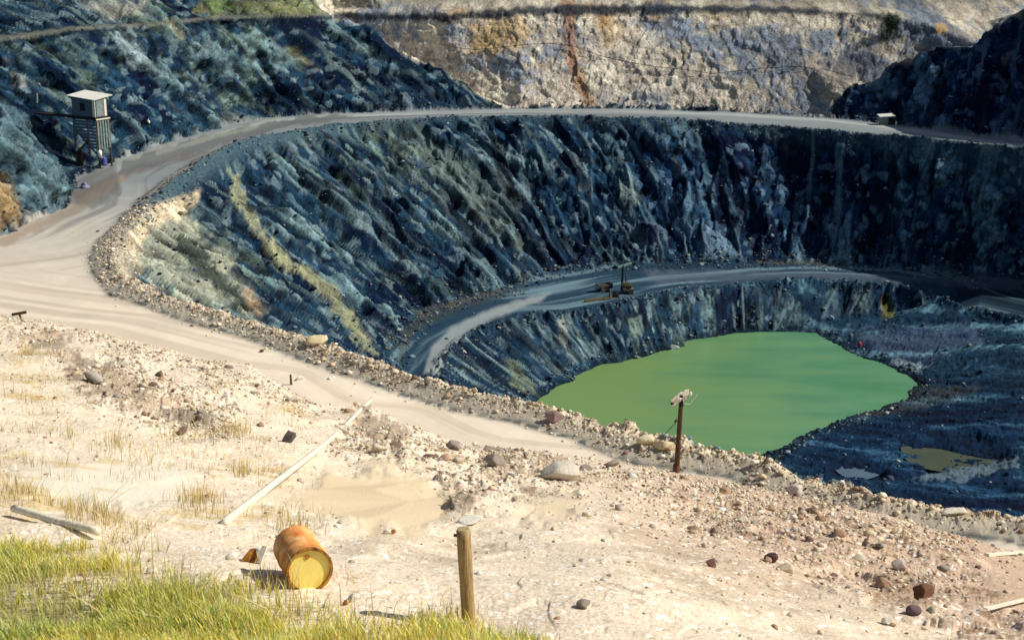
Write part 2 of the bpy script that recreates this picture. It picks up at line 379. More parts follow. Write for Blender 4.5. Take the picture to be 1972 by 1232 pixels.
# foreground soil
q1 = fbm(x/3, y/3, s=160, o=4); q2 = fbm(x/.5, y/.5, s=165, o=3); q3 = fbm(x/.12, y/.12, s=168, o=2)
fo = np.zeros(shp, np.float32)+C(228,211,186)
fo = mixc(fo, C(192,174,150), ss(.0, .7, q1+.4*q2)*.85)
right = ss(900, 1500, PX)*ss(1240, 1040, PY-.28*(PX-1300)+80)
fo = mixc(fo, C(192,164,140), right*.9)
fo = mixc(fo, C(212,190,152), flat1*.75+flat3*.5)
fo = mixc(fo, C(228,220,200), flat2*.9)
dk = ss(.25, .7, q2+.8*(bc2-.5)+.25*q3)
fo = mixc(fo, C(150,122,96), dk*np.clip(.10+1.0*rub, 0, 1)*(1-flat))
dk2 = ss(.93, .985, bc3)*(1-flat)
fo = mixc(fo, C(112,82,66), dk2*np.clip(.35+.6*rub, 0, 1))
fo = mixc(fo, C(244,238,226), ss(.03, .10, 1-bc3-.86)*(1-flat)*.8)
fo *= (1-.30*(1-ss(0, .14, be2))*(1-flat)*(.3+.7*rub))[..., None]
dry = pm([(0,640),(60,640),(180,850),(560,800),(600,900),(520,1010),(330,1060),(0,1010),(0,960)], 40, 60, 11)*F0
fo = mixc(fo, C(206,176,104), dry*ss(.0, .5, q2*.7+q1+.1)*.5)
gsoil = pm([(-80,1050),(180,1060),(330,1115),(520,1140),(700,1185),(920,1215),(1060,1240),(1060,1500),(-80,1500)], 20, 14, 12)*F0
fo = mixc(fo, C(140,134,74), gsoil*.7*ss(-.5, .4, q1+q2))
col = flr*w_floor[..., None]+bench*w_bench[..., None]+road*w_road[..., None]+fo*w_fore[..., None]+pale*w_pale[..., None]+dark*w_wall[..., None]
wsum = (w_floor+w_bench+w_road+w_fore+w_pale+w_wall)[..., None]; col = col/np.maximum(wsum, .01)
# stone bank colours
bstone = np.zeros(shp, np.float32)+C(214,198,170)
bstone = mixc(bstone, C(170,150,122), ss(0, .6, q2+.8*(bc2-.5)))
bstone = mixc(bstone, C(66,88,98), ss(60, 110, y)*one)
bw = np.clip(bermw*1.25, 0, 1)*(1-F0)*ss(-1.25, -.95, bd+.35*q2+.25*(bc2-.5))
bw = bw*np.where(nearside, 1, .45)
col = mixc(col, bstone, bw)
greyb = ss(-1.5, -1.15, bd)*ss(.0, -.5, bd)*nearside*(1-F0)*ss(36, 40, y)
col = mixc(col, C(158,152,136), greyb*.7)
dkl = np.exp(-((bd+1.3+.2*q1)/.24)**2)*np.where(nearside, 1, 0)*(y > 36)
col = mixc(col, C(84,88,86), dkl*ss(-.6, .2, q2+.2)*np.clip(.25+1.3*bc2, 0, 1))
W_ALL = dict(dark=w_wall, pale=w_pale, road=w_road, bench=w_bench, floor=w_floor, fore=w_fore)
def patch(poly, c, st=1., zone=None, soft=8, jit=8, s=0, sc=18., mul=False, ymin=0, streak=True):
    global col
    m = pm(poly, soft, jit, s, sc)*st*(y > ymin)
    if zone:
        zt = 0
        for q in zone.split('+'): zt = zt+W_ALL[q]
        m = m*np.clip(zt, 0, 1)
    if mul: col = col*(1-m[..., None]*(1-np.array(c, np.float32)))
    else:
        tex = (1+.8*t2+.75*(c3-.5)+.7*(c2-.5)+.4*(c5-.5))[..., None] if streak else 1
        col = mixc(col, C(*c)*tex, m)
# rock patches and painted shade on the faces
patch([(440,330),(462,335),(480,400),(520,460),(570,505),(610,525),(640,545),(690,620),(730,680),(720,690),(680,650),(640,590),(600,545),(540,510),(490,450),(455,390)], (142,144,112), .72, 'dark', 3, 10, 1, 12.)
patch([(255,420),(330,400),(380,440),(440,500),(500,590),(500,612),(380,585),(280,530),(240,490)], (152,154,134), .7, 'dark', 12, 26, 2)
patch([(330,450),(380,460),(420,520),(500,590),(470,595),(400,540),(340,490)], (36,48,44), .85, 'dark', 3, 16, 22, 9.)
patch([(465,560),(485,550),(512,600),(505,612),(478,592)], (150,128,104), .7, 'dark', 5, 7, 3, 10.)
patch([(300,395),(385,370),(380,400),(300,440),(262,470),(270,520),(250,500),(245,455)], (206,188,158), .8, 'dark', 8, 12, 4)
patch([(1080,0),(1105,0),(1108,100),(1125,165),(1150,205),(1125,205),(1098,140),(1086,90)], (156,100,62), .6, 'pale', 7, 9, 5, 10., streak=False)
patch([(1150,25),(1190,20),(1200,70),(1165,95)], (170,134,82), .5, 'pale', 12, 14, 6, streak=False)
patch([(1100,130),(1118,130),(1150,195),(1135,208)], (170,136,86), .5, 'pale', 4, 8, 7, 10., streak=False)
patch([(905,45),(1000,35),(1040,60),(1010,90),(900,100)], (196,164,104), .6, 'pale', 12, 16, 8, streak=False)
patch([(1150,120),(1168,115),(1186,135),(1172,152)], (226,214,194), 1., 'pale', 2, 2, 9, streak=False)
patch([(800,40),(850,45),(850,95),(820,85)], (214,204,176), .8, 'pale', 6, 8, 10, streak=False)
patch([(1540,150),(1620,150),(1600,200),(1560,190)], (160,140,104), .3, 'pale', 10, 12, 11, streak=False)
patch([(1200,235),(1700,262),(1972,290),(1972,520),(1300,500),(1180,420)], (.58,.70,.92), .9, 'dark', 60, 50, 12, mul=True)  # right pit wall darkened and blued, its shade put into the colour
patch([(1590,225),(1600,180),(1700,125),(1972,15),(1972,270)], (.42,.52,.8), .9, 'dark', 6, 4, 13, mul=True)  # navy shadow mixed into the right spur's rock colour
patch([(390,0),(620,0),(640,28),(420,30),(370,25)], (108,112,76), .8, 'dark', 6, 8, 14)
patch([(388,0),(440,0),(450,20),(410,20)], (92,122,64), .6, 'dark', 6, 8, 15, 10.)
patch([(150,0),(280,0),(280,30),(200,40)], (132,132,122), .7, 'dark', 10, 16, 16, 12.)
patch([(-20,330),(15,330),(45,400),(40,430),(-20,450)], (156,132,92), .7, 'dark', 5, 9, 17)
patch([(315,35),(340,38),(360,75),(345,78)], (142,146,120), .8, 'dark', 3, 4, 18)
patch([(20,140),(45,150),(55,170),(30,165)], (160,166,160), .8, 'dark', 3, 4, 19)
patch([(540,90),(570,90),(600,120),(580,120)], (140,140,100), .5, 'dark', 6, 10, 20)
patch([(990,255),(1010,250),(1015,330),(1025,410),(1010,400),(1000,340)], (110,130,138), .6, 'dark', 4, 6, 21)
patch([(935,250),(960,280),(985,330),(1000,400),(980,385),(950,310)], (14,20,32), .9, 'dark', 3, 5, 23)
patch([(1190,350),(1215,345),(1238,390),(1205,400),(1185,380)], (112,128,124), .7, 'dark', 2, 3, 24)
patch([(640,26),(860,26),(1000,14),(1200,8),(1460,12),(1700,26),(1700,36),(1460,24),(1200,28),(1000,34),(860,42),(640,40)], (34,44,58), .9, 'pale', 5, 8, 25, 14., streak=False)  # shade of the overhang painted as a dark band along the top
patch([(640,14),(860,6),(1000,0),(1000,-100),(640,-100)], (150,148,132), .8, 'pale', 5, 8, 26, 14., streak=False)
patch([(1690,30),(1730,30),(1735,75),(1700,80)], (40,52,50), .8, 'pale', 5, 8, 27, 10., streak=False)
patch([(1570,120),(1680,85),(1700,130),(1620,160)], (70,76,92), .7, 'pale', 10, 16, 28, 10., streak=False)
patch([(1800,45),(1822,45),(1824,65),(1802,65)], (170,140,90), .8, 'pale', 3, 4, 29, streak=False)
patch([(-20,72),(150,50),(300,43),(420,31),(640,26),(640,31),(420,37),(300,50),(150,58),(-20,84)], (104,106,96), .85, 'dark', 2, 3, 50, 10., streak=False)
patch([(380,36),(420,38),(500,36),(640,31),(640,38),(500,43),(420,46),(390,42)], (16,24,36), .8, 'dark', 2, 3, 51, 8., streak=False)
patch([(-20,84),(150,60),(250,54),(250,60),(150,66),(-20,92)], (18,28,42), .7, 'dark', 2, 4, 52, 8., streak=False)
patch([(220,60),(250,55),(290,130),(270,140),(235,100)], (130,146,150), .6, 'dark', 6, 12, 53, 10.)
patch([(380,60),(400,60),(470,150),(440,150)], (112,136,146), .5, 'dark', 8, 14, 54, 12.)
patch([(0,190),(40,220),(130,330),(135,390),(60,420),(0,330)], (98,124,132), .55, 'dark', 12, 26, 55, 14.)
patch([(1340,440),(1400,440),(1420,500),(1350,490)], (104,128,150), .6, 'dark', 8, 16, 56, 12.)
patch([(820,300),(900,290),(1010,400),(980,440),(900,380)], (92,108,104), .5, 'dark', 20, 30, 57, 14.)
patch([(720,235),(820,245),(880,300),(960,420),(1030,470),(1000,480),(900,420),(800,310)], (104,116,104), .35, 'dark', 14, 26, 58, 12.)
for k_, pg in enumerate(([(120,690),(230,700),(300,760),(400,790),(430,840),(330,810),(220,770),(140,740)], [(700,785),(790,830),(760,870),(680,830)], [(920,860),(990,848),(995,900),(930,905)], [(1030,868),(1100,875),(1070,920),(1030,912)], [(850,950),(925,930),(915,978),(860,985)], [(1690,1100),(1800,1110),(1790,1180),(1690,1160)], [(1500,925),(1620,965),(1600,985),(1500,950)], [(20,640),(120,640),(150,680),(60,670)])):
    patch(pg, (142,120,96), .62, 'fore', 10, 26, 80+k_, 9.)
# track on the lower bench
patch([(815,720),(830,670),(870,630),(930,600),(1010,575),(1060,565),(1040,580),(960,610),(900,640),(865,680),(852,722)], (150,158,158), .8, 'bench', 5, 4, 30, streak=False)
patch([(760,650),(800,610),(900,580),(1000,552),(990,566),(880,600),(800,640),(770,700)], (62,66,62), .6, 'bench', 6, 6, 31, streak=False)
patch([(800,600),(900,570),(990,548),(985,556),(900,582),(810,612)], (110,92,58), .35, 'bench+dark', 2, 4, 32, 8., streak=False)
patch([(1455,500),(1620,506),(1640,511),(1455,508)], (104,92,58), .45, 'bench+dark', 2, 2, 33, 8., streak=False)
patch([(1240,520),(1972,528),(1972,560),(1800,545),(1500,538),(1250,545)], (96,106,118), .45, 'bench', 8, 8, 34, streak=False)
patch([(1072,615),(1090,610),(1095,650),(1090,672),(1078,650)], (128,136,124), .7, 'floor+dark', 3, 4, 35)
patch([(1210,615),(1235,605),(1240,640),(1215,655)], (112,130,120), .7, 'floor+dark', 3, 3, 36)
patch([(1695,570),(1715,565),(1722,610),(1700,612)], (124,116,50), .8, 'floor+dark', 3, 5, 37, 8.)
patch([(1720,690),(1790,705),(1770,715),(1715,700)], (140,152,160), .9, 'floor', 4, 8, 38, 10., streak=False)
patch([(1640,640),(1860,620),(1900,660),(1800,690),(1680,680)], (96,112,140), .35, 'floor', 12, 20, 39, 14., streak=False)
patch([(1560,840),(1640,808),(1800,770),(1972,760),(1972,1000),(1850,985),(1640,940),(1500,900)], (.42,.58,.8), .9, 'floor', 30, 30, 63, mul=True)  # right floor turned navy, the wall's shadow painted into the colour
patch([(1590,895),(1650,885),(1720,900),(1710,925),(1640,930),(1590,915)], (.4,.5,.6), .8, 'floor', 8, 8, 70, mul=True)
patch([(1740,870),(1800,835),(1900,835),(1960,880),(1900,910),(1780,912)], (.45,.5,.55), .8, 'floor', 12, 12, 71, mul=True)
patch([(1790,905),(1960,880),(1965,895),(1860,925),(1760,922)], (120,140,150), .5, 'floor', 4, 12, 72, 8., streak=False)
patch([(1640,790),(1760,745),(1900,745),(1800,780),(1650,810)], (62,66,62), .6, 'floor', 6, 10, 40, 14., streak=False)
patch([(980,740),(1040,765),(1000,700),(970,690),(985,720)], (118,126,96), .5, 'floor+dark', 4, 6, 41)
patch([(210,300),(480,245),(560,232),(420,285),(250,325)], (150,146,134), .3, 'road', 6, 8, 42, streak=False)
patch([(150,390),(260,335),(420,290),(380,290),(240,325),(140,370)], (104,92,84), .7, 'road', 6, 8, 43, streak=False)
patch([(228,338),(300,318),(420,282),(520,252),(600,236),(680,226),(680,221),(600,225),(520,234),(400,260),(300,290),(238,312)], (96,100,100), .8, 'road', 3, 7, 60, 14., streak=False)
patch([(300,300),(420,266),(500,246),(500,240),(400,262),(300,290)], (148,148,138), .6, 'road', 3, 5, 61, 14., streak=False)
patch([(0,458),(130,400),(200,350),(240,335),(240,345),(150,412),(20,470),(-40,490),(-40,470)], (150,134,116), .7, 'road', 5, 7, 62, 14., streak=False)
patch([(120,330),(220,320),(230,360),(180,400),(130,395)], (92,90,86), .6, 'road', 8, 10, 44, streak=False)
col = col*(1-.55*w_wet*ss(-1.2, -.1, s_shore+.3*q2))[..., None]
col = np.clip(col, .004, .86)
al = np.clip(.15+.85*(w_wall+w_pale+w_floor)+.8*F0*(1-flat*.7)+bw*.8, 0, 1)*(1-.75*w_road*(1-bw))

# ------------------------------------------------------------------ materials
def nt(name):
    m = bpy.data.materials.new(name); m.use_nodes = True
    t = m.node_tree; b = t.nodes['Principled BSDF']; return m, t, b
def node(t, ty, **kw):
    n = t.nodes.new(ty)
    for k, v in kw.items(): setattr(n, k, v)
    return n
def terrain_mat(name, s1, s2, bump, dist, rough=.95, spec=.15, var=.5):
    m, t, b = nt(name); L = t.links.new
    at = node(t, 'ShaderNodeAttribute', attribute_name='Col')
    tc = node(t, 'ShaderNodeTexCoord')
    n1 = node(t, 'ShaderNodeTexNoise'); n1.inputs['Scale'].default_value = s1; n1.inputs['Detail'].default_value = 6; n1.inputs['Roughness'].default_value = .7
    n2 = node(t, 'ShaderNodeTexVoronoi'); n2.inputs['Scale'].default_value = s2
    L(tc.outputs['Object'], n1.inputs['Vector']); L(tc.outputs['Object'], n2.inputs['Vector'])
    mr = node(t, 'ShaderNodeMapRange'); mr.inputs['From Min'].default_value = .3; mr.inputs['From Max'].default_value = .7
    mr.inputs['To Min'].default_value = 1-var; mr.inputs['To Max'].default_value = 1+var
    L(n1.outputs['Fac'], mr.inputs['Value'])
    mx = node(t, 'ShaderNodeMath', operation='SUBTRACT'); mx.inputs[1].default_value = 1; L(mr.outputs[0], mx.inputs[0])
    ml = node(t, 'ShaderNodeMath', operation='MULTIPLY'); L(mx.outputs[0], ml.inputs[0]); L(at.outputs['Alpha'], ml.inputs[1])
    ad = node(t, 'ShaderNodeMath', operation='ADD'); ad.inputs[1].default_value = 1; L(ml.outputs[0], ad.inputs[0])
    vm = node(t, 'ShaderNodeVectorMath', operation='SCALE'); L(at.outputs['Color'], vm.inputs[0]); L(ad.outputs[0], vm.inputs['Scale'])
    L(vm.outputs[0], b.inputs['Base Color'])
    hm = node(t, 'ShaderNodeMath', operation='ADD'); L(n1.outputs['Fac'], hm.inputs[0]); L(n2.outputs['Distance'], hm.inputs[1])
    bp = node(t, 'ShaderNodeBump'); bp.inputs['Distance'].default_value = dist; 
    bs = node(t, 'ShaderNodeMath', operation='MULTIPLY'); bs.inputs[1].default_value = bump; L(at.outputs['Alpha'], bs.inputs[0])
    L(bs.outputs[0], bp.inputs['Strength']); L(hm.outputs[0], bp.inputs['Height']); L(bp.outputs[0], b.inputs['Normal'])
    b.inputs['Roughness'].default_value = rough; b.inputs['Specular IOR Level'].default_value = spec
    return m
M_rock = terrain_mat('slate_rock', 4, 3.5, .6, .09, rough=.95, spec=.04)
M_pale = terrain_mat('pale_rock', 4, 3, .6, .10, spec=.05)
M_floor = terrain_mat('pit_floor_mud', 3, 3, .4, .10, rough=.9, spec=.06)
M_road = terrain_mat('graded_road', 3, 6, .3, .05, var=.25)
M_soil = terrain_mat('stony_soil', 22, 14, .5, .025, var=.3, spec=.05)

def grid_object(name, mask_v, mats, label=None, cat=None):
    pass
nC, nR = x.shape
vid = np.arange(nC*nR).reshape(nC, nR)
q = np.stack([vid[:-1, :-1], vid[1:, :-1], vid[1:, 1:], vid[:-1, 1:]], -1).reshape(-1, 4)
zone_v = np.argmax(np.stack([w_wall, w_pale, w_road, w_bench, w_floor, w_fore], 0), 0)
zq = zone_v[:-1, :-1].reshape(-1)
P = np.stack([x, y, z], -1).reshape(-1, 3)
CC = np.concatenate([col, al[..., None]], -1).reshape(-1, 4).astype(np.float32)
def mesh_np(name, verts, faces, nper, mat, colors=None, smooth=False):
    me = bpy.data.meshes.new(name)
    me.vertices.add(len(verts)); me.vertices.foreach_set('co', np.ascontiguousarray(verts, np.float32).ravel())
    nf = len(faces)
    me.loops.add(nf*nper); me.loops.foreach_set('vertex_index', np.ascontiguousarray(faces, np.int32).ravel())
    me.polygons.add(nf); me.polygons.foreach_set('loop_start', np.arange(nf, dtype=np.int32)*nper)
    me.update(calc_edges=True)
    if smooth: me.polygons.foreach_set('use_smooth', np.ones(nf, bool))
    if colors is not None:
        at = me.color_attributes.new('Col', 'FLOAT_COLOR', 'POINT')
        at.data.foreach_set('color', np.ascontiguousarray(colors, np.float32).ravel())
    me.materials.append(mat)
    o = bpy.data.objects.new(name, me); COL.objects.link(o)
    return o
def sub_obj(name, sel, mat, smooth):
    f = q[sel]; u, inv = np.unique(f, return_inverse=True)
    o = mesh_np(name, P[u], inv.reshape(-1, 4), 4, mat, CC[u], smooth)
    o['kind'] = 'structure'
    return o
above = (P[q[:, 0], 2] > 12) | ~pit[:-1, :-1].reshape(-1)
ql = (GX[:-1, :-1].reshape(-1) < 0)
pitq = pit[:-1, :-1].reshape(-1)
sub_obj('pit_wall_rock_face', (zq == 0) & pitq, M_rock, True)
sub_obj('hill_slope', (zq == 0) & ~pitq, M_rock, True)
sub_obj('pale_hill_face', zq == 1, M_pale, True)
sub_obj('haul_road', zq == 2, M_road, True)
sub_obj('bench_road', zq == 3, M_floor, True)
sub_obj('pit_floor', zq == 4, M_floor, True)
sub_obj('stony_ground', zq == 5, M_soil, True)
# ------------------------------------------------------------------ finding the ground
elev = np.arctan2(z-EYE, np.hypot(x, y))
VIS = elev >= np.maximum.accumulate(elev, axis=1)-.0008
FX, FY, FD = PX.ravel(), PY.ravel(), DEP.ravel()
def hit(px, py):
    for r in (1.6, 3, 6, 12):
        m = np.nonzero((np.abs(FX-px) < r) & (np.abs(FY-py) < r))[0]
        if len(m):
            k = m[np.argmin(FD[m])]; break
    near_ = m[FD[m] < FD[k]+1.0]
    p = P[near_].mean(0)
    return Vector((float(p[0]), float(p[1]), float(p[2])))
def mpp(p):                     # metres per photo pixel at a point
    return proj(p[0], p[1], p[2])[2]/F
def ground(X0, Y0):
    a = X0/Y0; k = int(np.argmin(np.abs(A-a)))
    return float(np.interp(Y0, GY[k], GZ[k]))

# ------------------------------------------------------------------ object helpers
def tag(o, label=None, cat=None, group=None, kind=None):
    if label: o['label'] = label
    if cat: o['category'] = cat
    if group: o['group'] = group
    if kind: o['kind'] = kind
    return o
def empty(name, loc, rz=0.):
    o = bpy.data.objects.new(name, None); COL.objects.link(o); o.location = loc; o.rotation_euler = (0, 0, rz); return o
def obj(name, bm, mat, parent=None, smooth=False):
    me = bpy.data.meshes.new(name); bm.normal_update(); bm.to_mesh(me); bm.free()
    me.materials.append(mat)
    if smooth:
        for p in me.polygons: p.use_smooth = True
    o = bpy.data.objects.new(name, me); COL.objects.link(o)
    if parent: o.parent = parent
    return o
def cyl(bm, p0, p1, r0, r1=None, n=12, wob=0., rings=1, caps=True):
    p0, p1 = Vector(p0), Vector(p1); r1 = r0 if r1 is None else r1
    d = (p1-p0); q_ = d.to_track_quat('Z', 'Y'); prev = None; first = None
    for i in range(rings+1):
        t = i/rings; c = p0+d*t; r = r0+(r1-r0)*t
        vs = []
        for k in range(n):
            a = 2*math.pi*k/n
            rr = r*(1+wob*random.uniform(-1, 1))
            vs.append(bm.verts.new(c+q_ @ Vector((math.cos(a)*rr, math.sin(a)*rr, 0))))
        if prev:
            for k in range(n): bm.faces.new((prev[k], prev[(k+1) % n], vs[(k+1) % n], vs[k]))
        else: first = vs
        prev = vs
    if caps: bm.faces.new(first[::-1]); bm.faces.new(prev)
def box(bm, c, ex, ey, ez):
    """c centre, ex/ey/ez half-vectors"""
    c, ex, ey, ez = Vector(c), Vector(ex), Vector(ey), Vector(ez)
    v = [bm.verts.new(c+ex*a+ey*b_+ez*d) for a in (-1, 1) for b_ in (-1, 1) for d in (-1, 1)]
    for f in ((0,1,3,2),(4,6,7,5),(0,4,5,1),(2,3,7,6),(0,2,6,4),(1,5,7,3)): bm.faces.new([v[i] for i in f])
def bar(bm, p0, p1, w, t_, up=(0, 0, 1)):
    p0, p1 = Vector(p0), Vector(p1); d = (p1-p0)/2; s_ = d.cross(Vector(up)).normalized(); u_ = s_.cross(d).normalized()
    box(bm, (p0+p1)/2, d, s_*w/2, u_*t_/2)
def mat(name, c1, c2, scale=6., rough=.8, bump=.3, dist=.01, stretch=(1, 1, 1), metal=0., detail=5, lo=.35, hi=.65, c3=None, spec=.3):
    m, t, b = nt(name); L = t.links.new
    tc = node(t, 'ShaderNodeTexCoord'); mp = node(t, 'ShaderNodeMapping'); mp.inputs['Scale'].default_value = stretch
    n = node(t, 'ShaderNodeTexNoise'); n.inputs['Scale'].default_value = scale; n.inputs['Detail'].default_value = detail; n.inputs['Roughness'].default_value = .65
    L(tc.outputs['Object'], mp.inputs['Vector']); L(mp.outputs[0], n.inputs['Vector'])
    cr = node(t, 'ShaderNodeValToRGB'); e = cr.color_ramp.elements
    e[0].position, e[1].position = lo, hi
    e[0].color = (*[float(v) for v in C(*c1)], 1); e[1].color = (*[float(v) for v in C(*c2)], 1)
    if c3: q_ = e.new((lo+hi)/2); q_.color = (*[float(v) for v in C(*c3)], 1)
    L(n.outputs['Fac'], cr.inputs[0]); L(cr.outputs[0], b.inputs['Base Color'])
    bp = node(t, 'ShaderNodeBump'); bp.inputs['Strength'].default_value = bump; bp.inputs['Distance'].default_value = dist
    L(n.outputs['Fac'], bp.inputs['Height']); L(bp.outputs[0], b.inputs['Normal'])
    b.inputs['Roughness'].default_value = rough; b.inputs['Metallic'].default_value = metal; b.inputs['Specular IOR Level'].default_value = spec
    return m
M_wood = mat('weathered_wood', (112,86,54), (196,166,116), 9, stretch=(7, 7, .35), bump=1., dist=.02, lo=.3, hi=.62)
M_woodtop = mat('sawn_wood_end', (150,134,92), (184,166,122), 14)
M_dwood = mat('dark_tarred_wood', (52,36,28), (104,74,52), 8, stretch=(4, 4, .8))
M_bleach = mat('bleached_timber', (206,196,170), (240,234,216), 5, stretch=(3, 3, 3), bump=.4)
M_white = mat('white_porcelain', (226,222,208), (244,240,228), 8, rough=.4)
M_gwood = mat('grey_blue_boards', (52,74,90), (98,120,130), 4, stretch=(2, 2, 5))
M_gwood2 = mat('dark_grey_timber', (30,36,44), (66,66,64), 4)  # plain dark grey mix for rails, props, tank and skid
M_tin = mat('pale_roof_sheet', (206,204,192), (228,226,214), 2.5, rough=.6, bump=.2)
M_black = mat('dark_beam', (14,16,24), (32,32,38), 5)
M_rust = mat('rusty_drum_steel', (186,92,36), (246,210,150), 3.6, rough=.7, c3=(226,154,84), lo=.3, hi=.68)
M_yel = mat('faded_yellow_paint', (226,172,60), (252,234,140), 3.2, rough=.55, c3=(248,222,116), lo=.25, hi=.6)
M_rim = mat('rust_brown_rim', (84,52,30), (200,140,52), 9, rough=.7)
M_yt = mat('ochre_timber', (84,78,46), (116,102,62), 3)
M_tan = mat('tan_painted_steel', (96,82,68), (136,116,96), 3)
M_olive = mat('olive_painted_steel', (50,54,34), (92,86,50), 3)
M_mint = mat('pale_green_metal', (120,150,142), (160,184,172), 3)
M_blue = mat('blue_cloth', (60,58,130), (110,108,180), 3)
M_cable = mat('black_cable', (20,20,24), (34,34,38), 3)
M_red = mat('faded_red_float', (150,50,54), (176,80,76), 3)
M_grey = mat('grey_weathered_panel', (96,112,112), (136,146,140), 3)

# ------------------------------------------------------------------ raised timber hut
B0 = hit(192, 324); B0.z = max(B0.z, 15.0)
k_ = mpp(B0)
hut = empty('raised_timber_hut', B0)
tag(hut, 'small timber hut with a pale roof raised on a slatted crib beside the haul road', 'hut')
f_ = Vector((-.87, .49, 0)); s_ = Vector((.49, .87, 0)); up = Vector((0, 0, 1))
ft = 97*k_/math.cos(math.radians(6)); fl = 2.66; sl = 1.45          # floor height, front length, side length
z1 = ft; z2 = ft+33*k_
def HP(a, b_, c): return f_*a+s_*b_+up*c
bm = bmesh.new()
# sloped slab roof with overhang
rp = [HP(-.16, -.22, z2-.04), HP(fl+.38, -.22, z2+.2), HP(fl+.38, sl+.5, z2+.46), HP(-.16, sl+.5, z2+.22)]
vb = [bm.verts.new(p) for p in rp]; vt = [bm.verts.new(p+up*.06) for p in rp]
bm.faces.new(vb[::-1]); bm.faces.new(vt)
for i in range(4): bm.faces.new((vb[i], vb[(i+1) % 4], vt[(i+1) % 4], vt[i]))
obj('roof', bm, M_tin, hut)
bm = bmesh.new()     # front wall in boards
for i in range(7):
    a0 = .28+i*(fl-.28)/7; box(bm, HP(a0+.17, .03+.006*(i % 2), (z1+z2)/2), f_*.165, s_*.02, up*(z2-z1)/2)
box(bm, HP(fl-.02, sl/2, (z1+z2)/2), f_*.02, s_*sl/2, up*(z2-z1)/2)
box(bm, HP(fl/2, sl-.02, (z1+z2)/2), f_*fl/2.1, s_*.02, up*((z2-z1)/2+.1))
obj('wall', bm, M_gwood, hut)
bm = bmesh.new(); box(bm, HP(.13, .0, (z1+z2)/2), f_*.15, s_*.03, up*(z2-z1)/2); obj('corner_panel', bm, M_bleach, hut)
bm = bmesh.new(); box(bm, HP(0, .55, (z1+z2)/2), f_*.025, s_*.42, up*(z2-z1)/2*.98); obj('side_door', bm, M_grey, hut)
bm = bmesh.new(); box(bm, HP(-.01, 1.15, (z1+z2)/2), f_*.03, s_*.12, up*(z2-z1)/2*.98); obj('side_panel', bm, M_bleach, hut)
bm = bmesh.new(); box(bm, HP(fl*.55, .025, z1+.55*(z2-z1)), f_*.30, s_*.035, up*.22*(z2-z1)); obj('window', bm, M_black, hut)
bm = bmesh.new(); box(bm, HP(fl/2, sl/2, z1-.14), f_*(fl/2+.06), s_*(sl/2+.06), up*.13); obj('floor_beam', bm, M_black, hut)
bm = bmesh.new(); box(bm, HP(-.10, sl/2, z1-.20), f_*.04, s_*(sl/2+.08), up*.05); obj('ledger', bm, M_bleach, hut)
for i in range(9):   # crib of stacked boards
    bm = bmesh.new(); zc = z1-.42-i*.27; w0 = fl*(.96 if i < 5 else .70-.07*(i-5))
    box(bm, HP(w0/2, 0, zc), f_*w0/2, s_*.07, up*.085)
    obj('crib_board', bm, M_gwood, hut)
for i in range(5):
    bm = bmesh.new(); b0 = .12+i*.3; box(bm, HP(-.05, b0, z1-.3-1.2), f_*.04, s_*.075, up*1.18); obj('side_slat', bm, M_grey, hut)
bm = bmesh.new(); cyl(bm, HP(0, .05, -.2), HP(0, .05, z1-.2), .09, .08, 8); obj('leg', bm, M_dwood, hut)
bm = bmesh.new(); cyl(bm, HP(fl, .05, .3), HP(fl, .05, z1-.2), .10, .09, 8); obj('leg', bm, M_gwood, hut)
bm = bmesh.new(); cyl(bm, HP(fl*.93, sl, -.1), HP(fl*.93, sl, z1-.2), .13, .1, 8); obj('leg', bm, M_dwood, hut)
bm = bmesh.new(); cyl(bm, HP(0, sl, -.2), HP(0, sl, z1-.2), .09, .08, 8); obj('leg', bm, M_dwood, hut)
bm = bmesh.new(); bar(bm, HP(fl-.1, -.12, z1-1.0), HP(.05, -.12, z1-3.1), .1, .12); obj('brace', bm, M_gwood, hut)
bm = bmesh.new(); bar(bm, HP(fl-.2, -.2, z1-3.2), HP(fl*.35, -.2, z1-2.1), .12, .16); obj('brace', bm, M_dwood, hut)
for i in range(3):
    bm = bmesh.new(); cyl(bm, HP(fl-.1-.22*i, .12, -.2), HP(fl-.1-.22*i, .12, 1.35), .12, .11, 7); obj('stub_post', bm, M_dwood, hut)
# gangway from the hut back to the hillside
gw = empty('timber_gangway', B0+HP(fl, .3, z1-.16))
tag(gw, 'dark narrow timber gangway running from the raised hut to the hillside', 'gangway')
ga = Vector((-3.6, .9, .25))
bm = bmesh.new(); bar(bm, (0, 0, 0), ga, .7, .12); obj('deck', bm, M_black, gw)
bm = bmesh.new(); bar(bm, (0, -.34, .2), ga+Vector((0, -.34, .2)), .05, .06); obj('side_rail', bm, M_gwood2, gw)
bm = bmesh.new(); cyl(bm, ga*.62+Vector((0,0,-.05)), ga*.62+Vector((0, 0, -2.4)), .07, .08, 7); obj('prop', bm, M_gwood2, gw)
